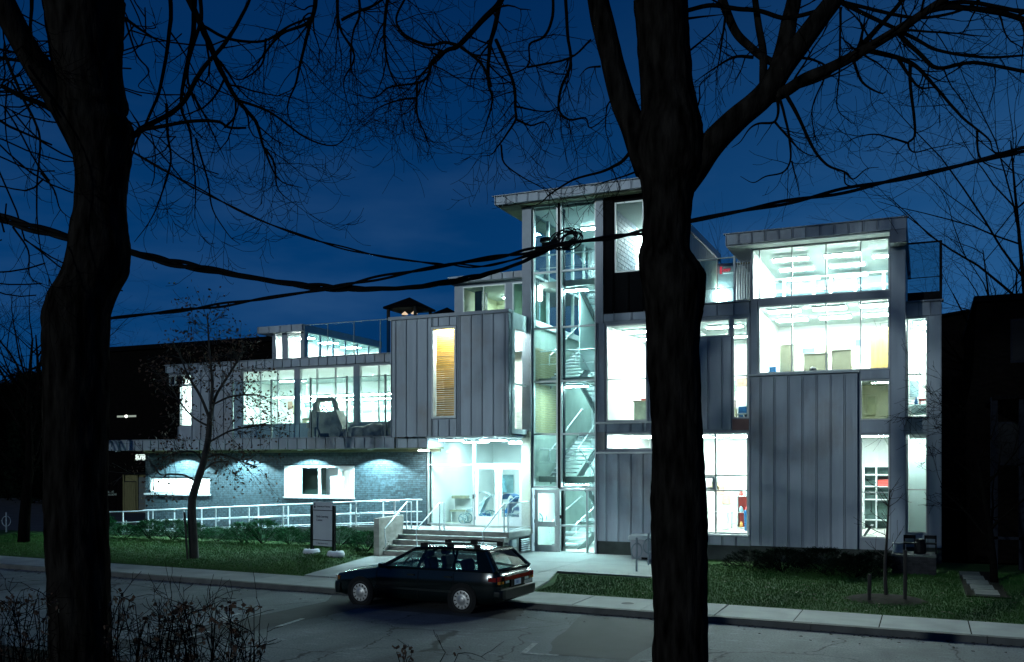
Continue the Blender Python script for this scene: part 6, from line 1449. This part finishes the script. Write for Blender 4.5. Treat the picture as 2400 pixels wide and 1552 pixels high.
# ---- sapling with two stakes, right lawn
rng = random.Random(44); bs = Vector((-.83, 22.75, .13))
sp = thing('sapling', 'thin bare sapling between two short stakes on the right lawn', 'tree', bs)
p, r = limb_from_px([(2077, 1402), (2074, 1330), (2078, 1270), (2082, 1200), (2086, 1147)], 21.15, 21.15, 9, 2.5); p[0].z = .1; MB().tube(p, [max(.008, v) for v in r], 8).build('trunk', BARKY, sp, smooth=True)
lb = MB()
for k in range(13):
    i = rng.randint(len(p)//3, len(p)-2); d = Vector((rng.uniform(-1, 1)*CT, rng.uniform(-1, 1)*.5, rng.uniform(.3, 1))).normalized(); twig(lb, p[i], d, rng.uniform(.35, .75), .012, 1, rng, .3, .15, (2, 4), .005)
lb.build('branches', BARKY, sp)
for k, (x, y, h, lab) in enumerate(((-1.14, 22.04, .62, 'short dark stake left of the sapling'), (-.42, 22.36, 1.15, 'taller dark stake right of the sapling'))):
    tag(MB().tube([(x, y, .08), (x+.01, y, .13+h)], .04, 8).build('tree_stake', BARKY), lab, 'stake', 'tree stakes on the lawns')
mm = MB(); mm.lathe((-.83, 22.6, .11), [(.95, .0), (.7, .07), (.3, .11), (.01, .12)], n=22, close=False); roughen(mm, 0, .05, 3); tag(mm.build('soil_mound', SOIL, smooth=True), kind='structure')

# ---- bare trees behind and beside
def bare_tree(name, label, base, h, r, seed, lvl=3, spread=.55, n=11, lean=(0, 0), group='bare trees behind the houses', rm=.0045):
    rng = random.Random(seed); t = thing(name, label, 'tree', base, group=group); b = Vector(base); pts = [b+Vector((0, 0, -.1))]; d = Vector((lean[0], lean[1], 1)).normalized(); p = b.copy()
    for i in range(8):
        d = (d+rnd_unit(rng)*.08+Vector((0, 0, .06))).normalized(); p = p+d*h*.8/8; pts.append(p.copy())
    rad = [r*(1-.85*i/8) for i in range(9)]; MB().tube(pts, rad, 10).build('trunk', TWIG, t, smooth=True)
    m = MB()
    for k in range(n):
        f = rng.uniform(.3, 1); i = min(7, int(f*8)); a = rng.uniform(0, 6.28); dd = Vector((math.cos(a)*spread, math.sin(a)*spread, rng.uniform(.45, 1.0))).normalized()
        twig(m, pts[i].lerp(pts[i+1], rng.random()), dd, h*rng.uniform(.28, .45), rad[i]*.55, lvl, rng, .12, .16, (3, 4), rm)
    m.build('crown', TWIG, t, kind='stuff')
bare_tree('bare_tree', 'dark bare tree with a stout base on the far left lawn', (-30.86, 24.74, .3), 9.5, .22, 51, 3, .7, 13, group='bare trees behind the houses')
bare_tree('bare_tree', 'bare tree rising behind the black house at the right edge', (FX(2365, 48), 48, 0), 16.5, .16, 52, 3, .6, 11, (-.12, 0))
bare_tree('bare_tree', 'bare tree at the far right edge with branches high over the wire', (FX(2450, 40), 40, 0), 19, .18, 53, 3, .7, 15, (-.05, 0))
bare_tree('bare_tree', 'faint bare treetop just above the neighbour roof at the left', (FX(285, 62), 62, 0), 13.6, .3, 54, 3, .7, 14)
bare_tree('bare_tree', 'bare tree behind the left trunk at the left edge of the picture', (FX(60, 52), 52, 0), 17, .35, 55, 3, .7, 16)
bare_tree('bare_tree', 'slight bare treetop showing between the deck and the top-floor roof', (FX(1693, 60), 60, 0), 17.8, .2, 56, 2, .35, 9)
bare_tree('bare_tree', 'tangled bare tree between the building end and the right house', (FX(2260, 38), 38, 0), 8.5, .16, 57, 3, .8, 14)
bare_tree('bare_tree', 'low tangled bare tree before the porch of the right house', (FX(2330, 27), 27, .1), 5.2, .10, 58, 3, .9, 13)
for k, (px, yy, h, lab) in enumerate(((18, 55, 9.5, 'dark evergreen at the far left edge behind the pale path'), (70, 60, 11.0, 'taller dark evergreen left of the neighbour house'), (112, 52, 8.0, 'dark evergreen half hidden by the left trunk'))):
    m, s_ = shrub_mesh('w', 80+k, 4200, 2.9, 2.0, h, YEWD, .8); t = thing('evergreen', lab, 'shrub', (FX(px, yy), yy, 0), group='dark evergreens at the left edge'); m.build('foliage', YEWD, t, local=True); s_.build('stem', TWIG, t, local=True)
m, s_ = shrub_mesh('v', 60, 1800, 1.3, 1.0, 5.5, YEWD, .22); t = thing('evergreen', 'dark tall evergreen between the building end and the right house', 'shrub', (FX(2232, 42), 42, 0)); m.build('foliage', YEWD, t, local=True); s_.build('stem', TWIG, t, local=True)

# ---- dried weeds in the near garden, bottom left
def weeds(label, px0, px1, pytop, t, n, seed):
    rng = random.Random(seed); base = W((px0+px1)/2, 1552, t); gz = znear(YK(base.x)-KW-base.y)
    w = thing('dried_weeds', label, 'plant', (base.x, base.y, gz), group='dried weeds in the near garden'); st = MB(); hd = MB()
    for k in range(n):
        px = rng.uniform(px0, px1); top = W(px+rng.uniform(-40, 40), pytop+(1552-pytop)*rng.random()**1.6, t+rng.uniform(-.4, .4)); b = W(px+rng.uniform(-25, 25), 1552, t+rng.uniform(-.4, .4)); b.z = gz-.03
        mid = b.lerp(top, .55)+rnd_unit(rng)*.09; q = smooth_path([b, mid, top], 4); st.tube(q, [.006-.003*i/len(q) for i in range(len(q))], 3, cap=False)
        for j in range(rng.randint(1, 4)): twig(st, q[rng.randint(3, len(q)-1)], (Vector((0, 0, .7))+rnd_unit(rng)).normalized(), rng.uniform(.12, .35), .004, 1, rng, .1, .25, (1, 3), .0022)
        if rng.random() < .7:
            for j in range(rng.randint(3, 8)):
                c = top+rnd_unit(rng)*.045; a, bb = rnd_unit(rng)*.02, rnd_unit(rng)*.018; hd.quad(c-a, c-bb, c+a, c+bb)
        if rng.random() < .6:
            c = q[rng.randint(4, len(q)-1)]+rnd_unit(rng)*.03
            for j in range(5):
                a, bb = rnd_unit(rng)*.028, rnd_unit(rng)*.02; hd.quad(c-a, c-bb, c+a, c+bb)
    st.build('stems', TWIG, w); hd.build('seed_heads', DEADL, w)
weeds('dried weeds with flat seed heads left of the thick left trunk', -30, 125, 1395, 7.6, 34, 71)
weeds('tall dried weeds just right of the left trunk', 262, 400, 1395, 7.4, 30, 72)
weeds('widest bush of dried weeds with dark seed heads at the lower left', 380, 560, 1420, 7.2, 46, 73)
weeds('low sparse weeds at the bottom edge right of the weed bush', 520, 620, 1478, 7.2, 12, 74)
weeds('few weed tips at the bottom edge below the car', 890, 1040, 1528, 7.0, 6, 75)

# ---- overhead cables
def cable(label, pts, t0, t1, w0, w1, strands=2, seed=0, group='overhead service cables'):
    p, r = limb_from_px(pts, t0, t1, w0, w1); m = MB()
    if strands == 1: m.tube(p, r, 8)
    else:
        for s in range(strands):
            q = []
            for i, v in enumerate(p):
                a = i*.55+s*2*math.pi/strands; k = r[i]*.62*(1+.5*math.sin(i*.37+seed)); q.append(v+Vector((math.cos(a)*.4*k, 0, math.sin(a)*k)))
            m.tube(smooth_path(q, 2), [r[min(len(r)-1, i//2)]*.62 for i in range(len(q)*2-1)], 6)
    return tag(m.build('overhead_cable', DARK), label, 'cable', group)
cable('thick cable bundle sagging from the left edge behind the left trunk', [(-40, 498), (80, 535), (200, 566), (310, 592), (400, 615), (500, 634), (620, 656), (720, 670), (800, 676), (900, 677), (980, 672), (1080, 656), (1150, 640), (1215, 618), (1270, 592), (1310, 572)], 12.5, 13.2, 18, 8, 3)
cable('long cable rising from the left trunk to the right edge of the picture', [(250, 747), (340, 737), (430, 727), (540, 712), (650, 695), (760, 678), (860, 657), (980, 634), (1080, 616), (1180, 600), (1260, 584), (1330, 570), (1420, 558), (1510, 543), (1620, 518), (1760, 490), (1900, 463), (2050, 432), (2200, 400), (2420, 345)], 12.6, 13.4, 8, 13, 2, 3)
cable('thin cable falling from the left trunk towards the cable coil', [(300, 350), (400, 408), (500, 462), (600, 512), (700, 550), (800, 580), (900, 602), (1000, 616), (1050, 622)], 12.6, 13.0, 6, 6, 2, 5)
cable('second strand running into the cable coil from the left', [(1050, 618), (1120, 625), (1180, 615), (1240, 598), (1290, 580)], 13.0, 13.2, 6, 7, 2, 7)
rng = random.Random(6); m = MB(); cc = W(1325, 562, 13.2); RT = Vector((CT, ST, 0)); UP = Vector((0, 0, 1))
for k in range(9):
    a, b = rng.uniform(.10, .20), rng.uniform(.06, .15); tl = rng.uniform(-.3, .7); o_ = RT*rng.uniform(-.06, .10)+UP*rng.uniform(-.02, .08); ax = (RT*math.cos(tl)+UP*math.sin(tl)); ay = (UP*math.cos(tl)-RT*math.sin(tl)+Vector((0, .3, 0)))
    m.tube([cc+o_+ax*a*math.cos(u)+ay*b*math.sin(u) for u in np.linspace(0, 6.283, 22)], .009, 5, cap=False)
for k in range(6): q = cc+RT*rng.uniform(-.32, .15)+UP*rng.uniform(-.10, .02); m.obox(q, RT*rng.uniform(.03, .07)+UP*.01, (0, .03, 0), UP*rng.uniform(.02, .04))
tag(m.build('cable_coil', DARK, smooth=False), 'tangled coil of spare cable hanging before the glazed tower', 'cable coil')
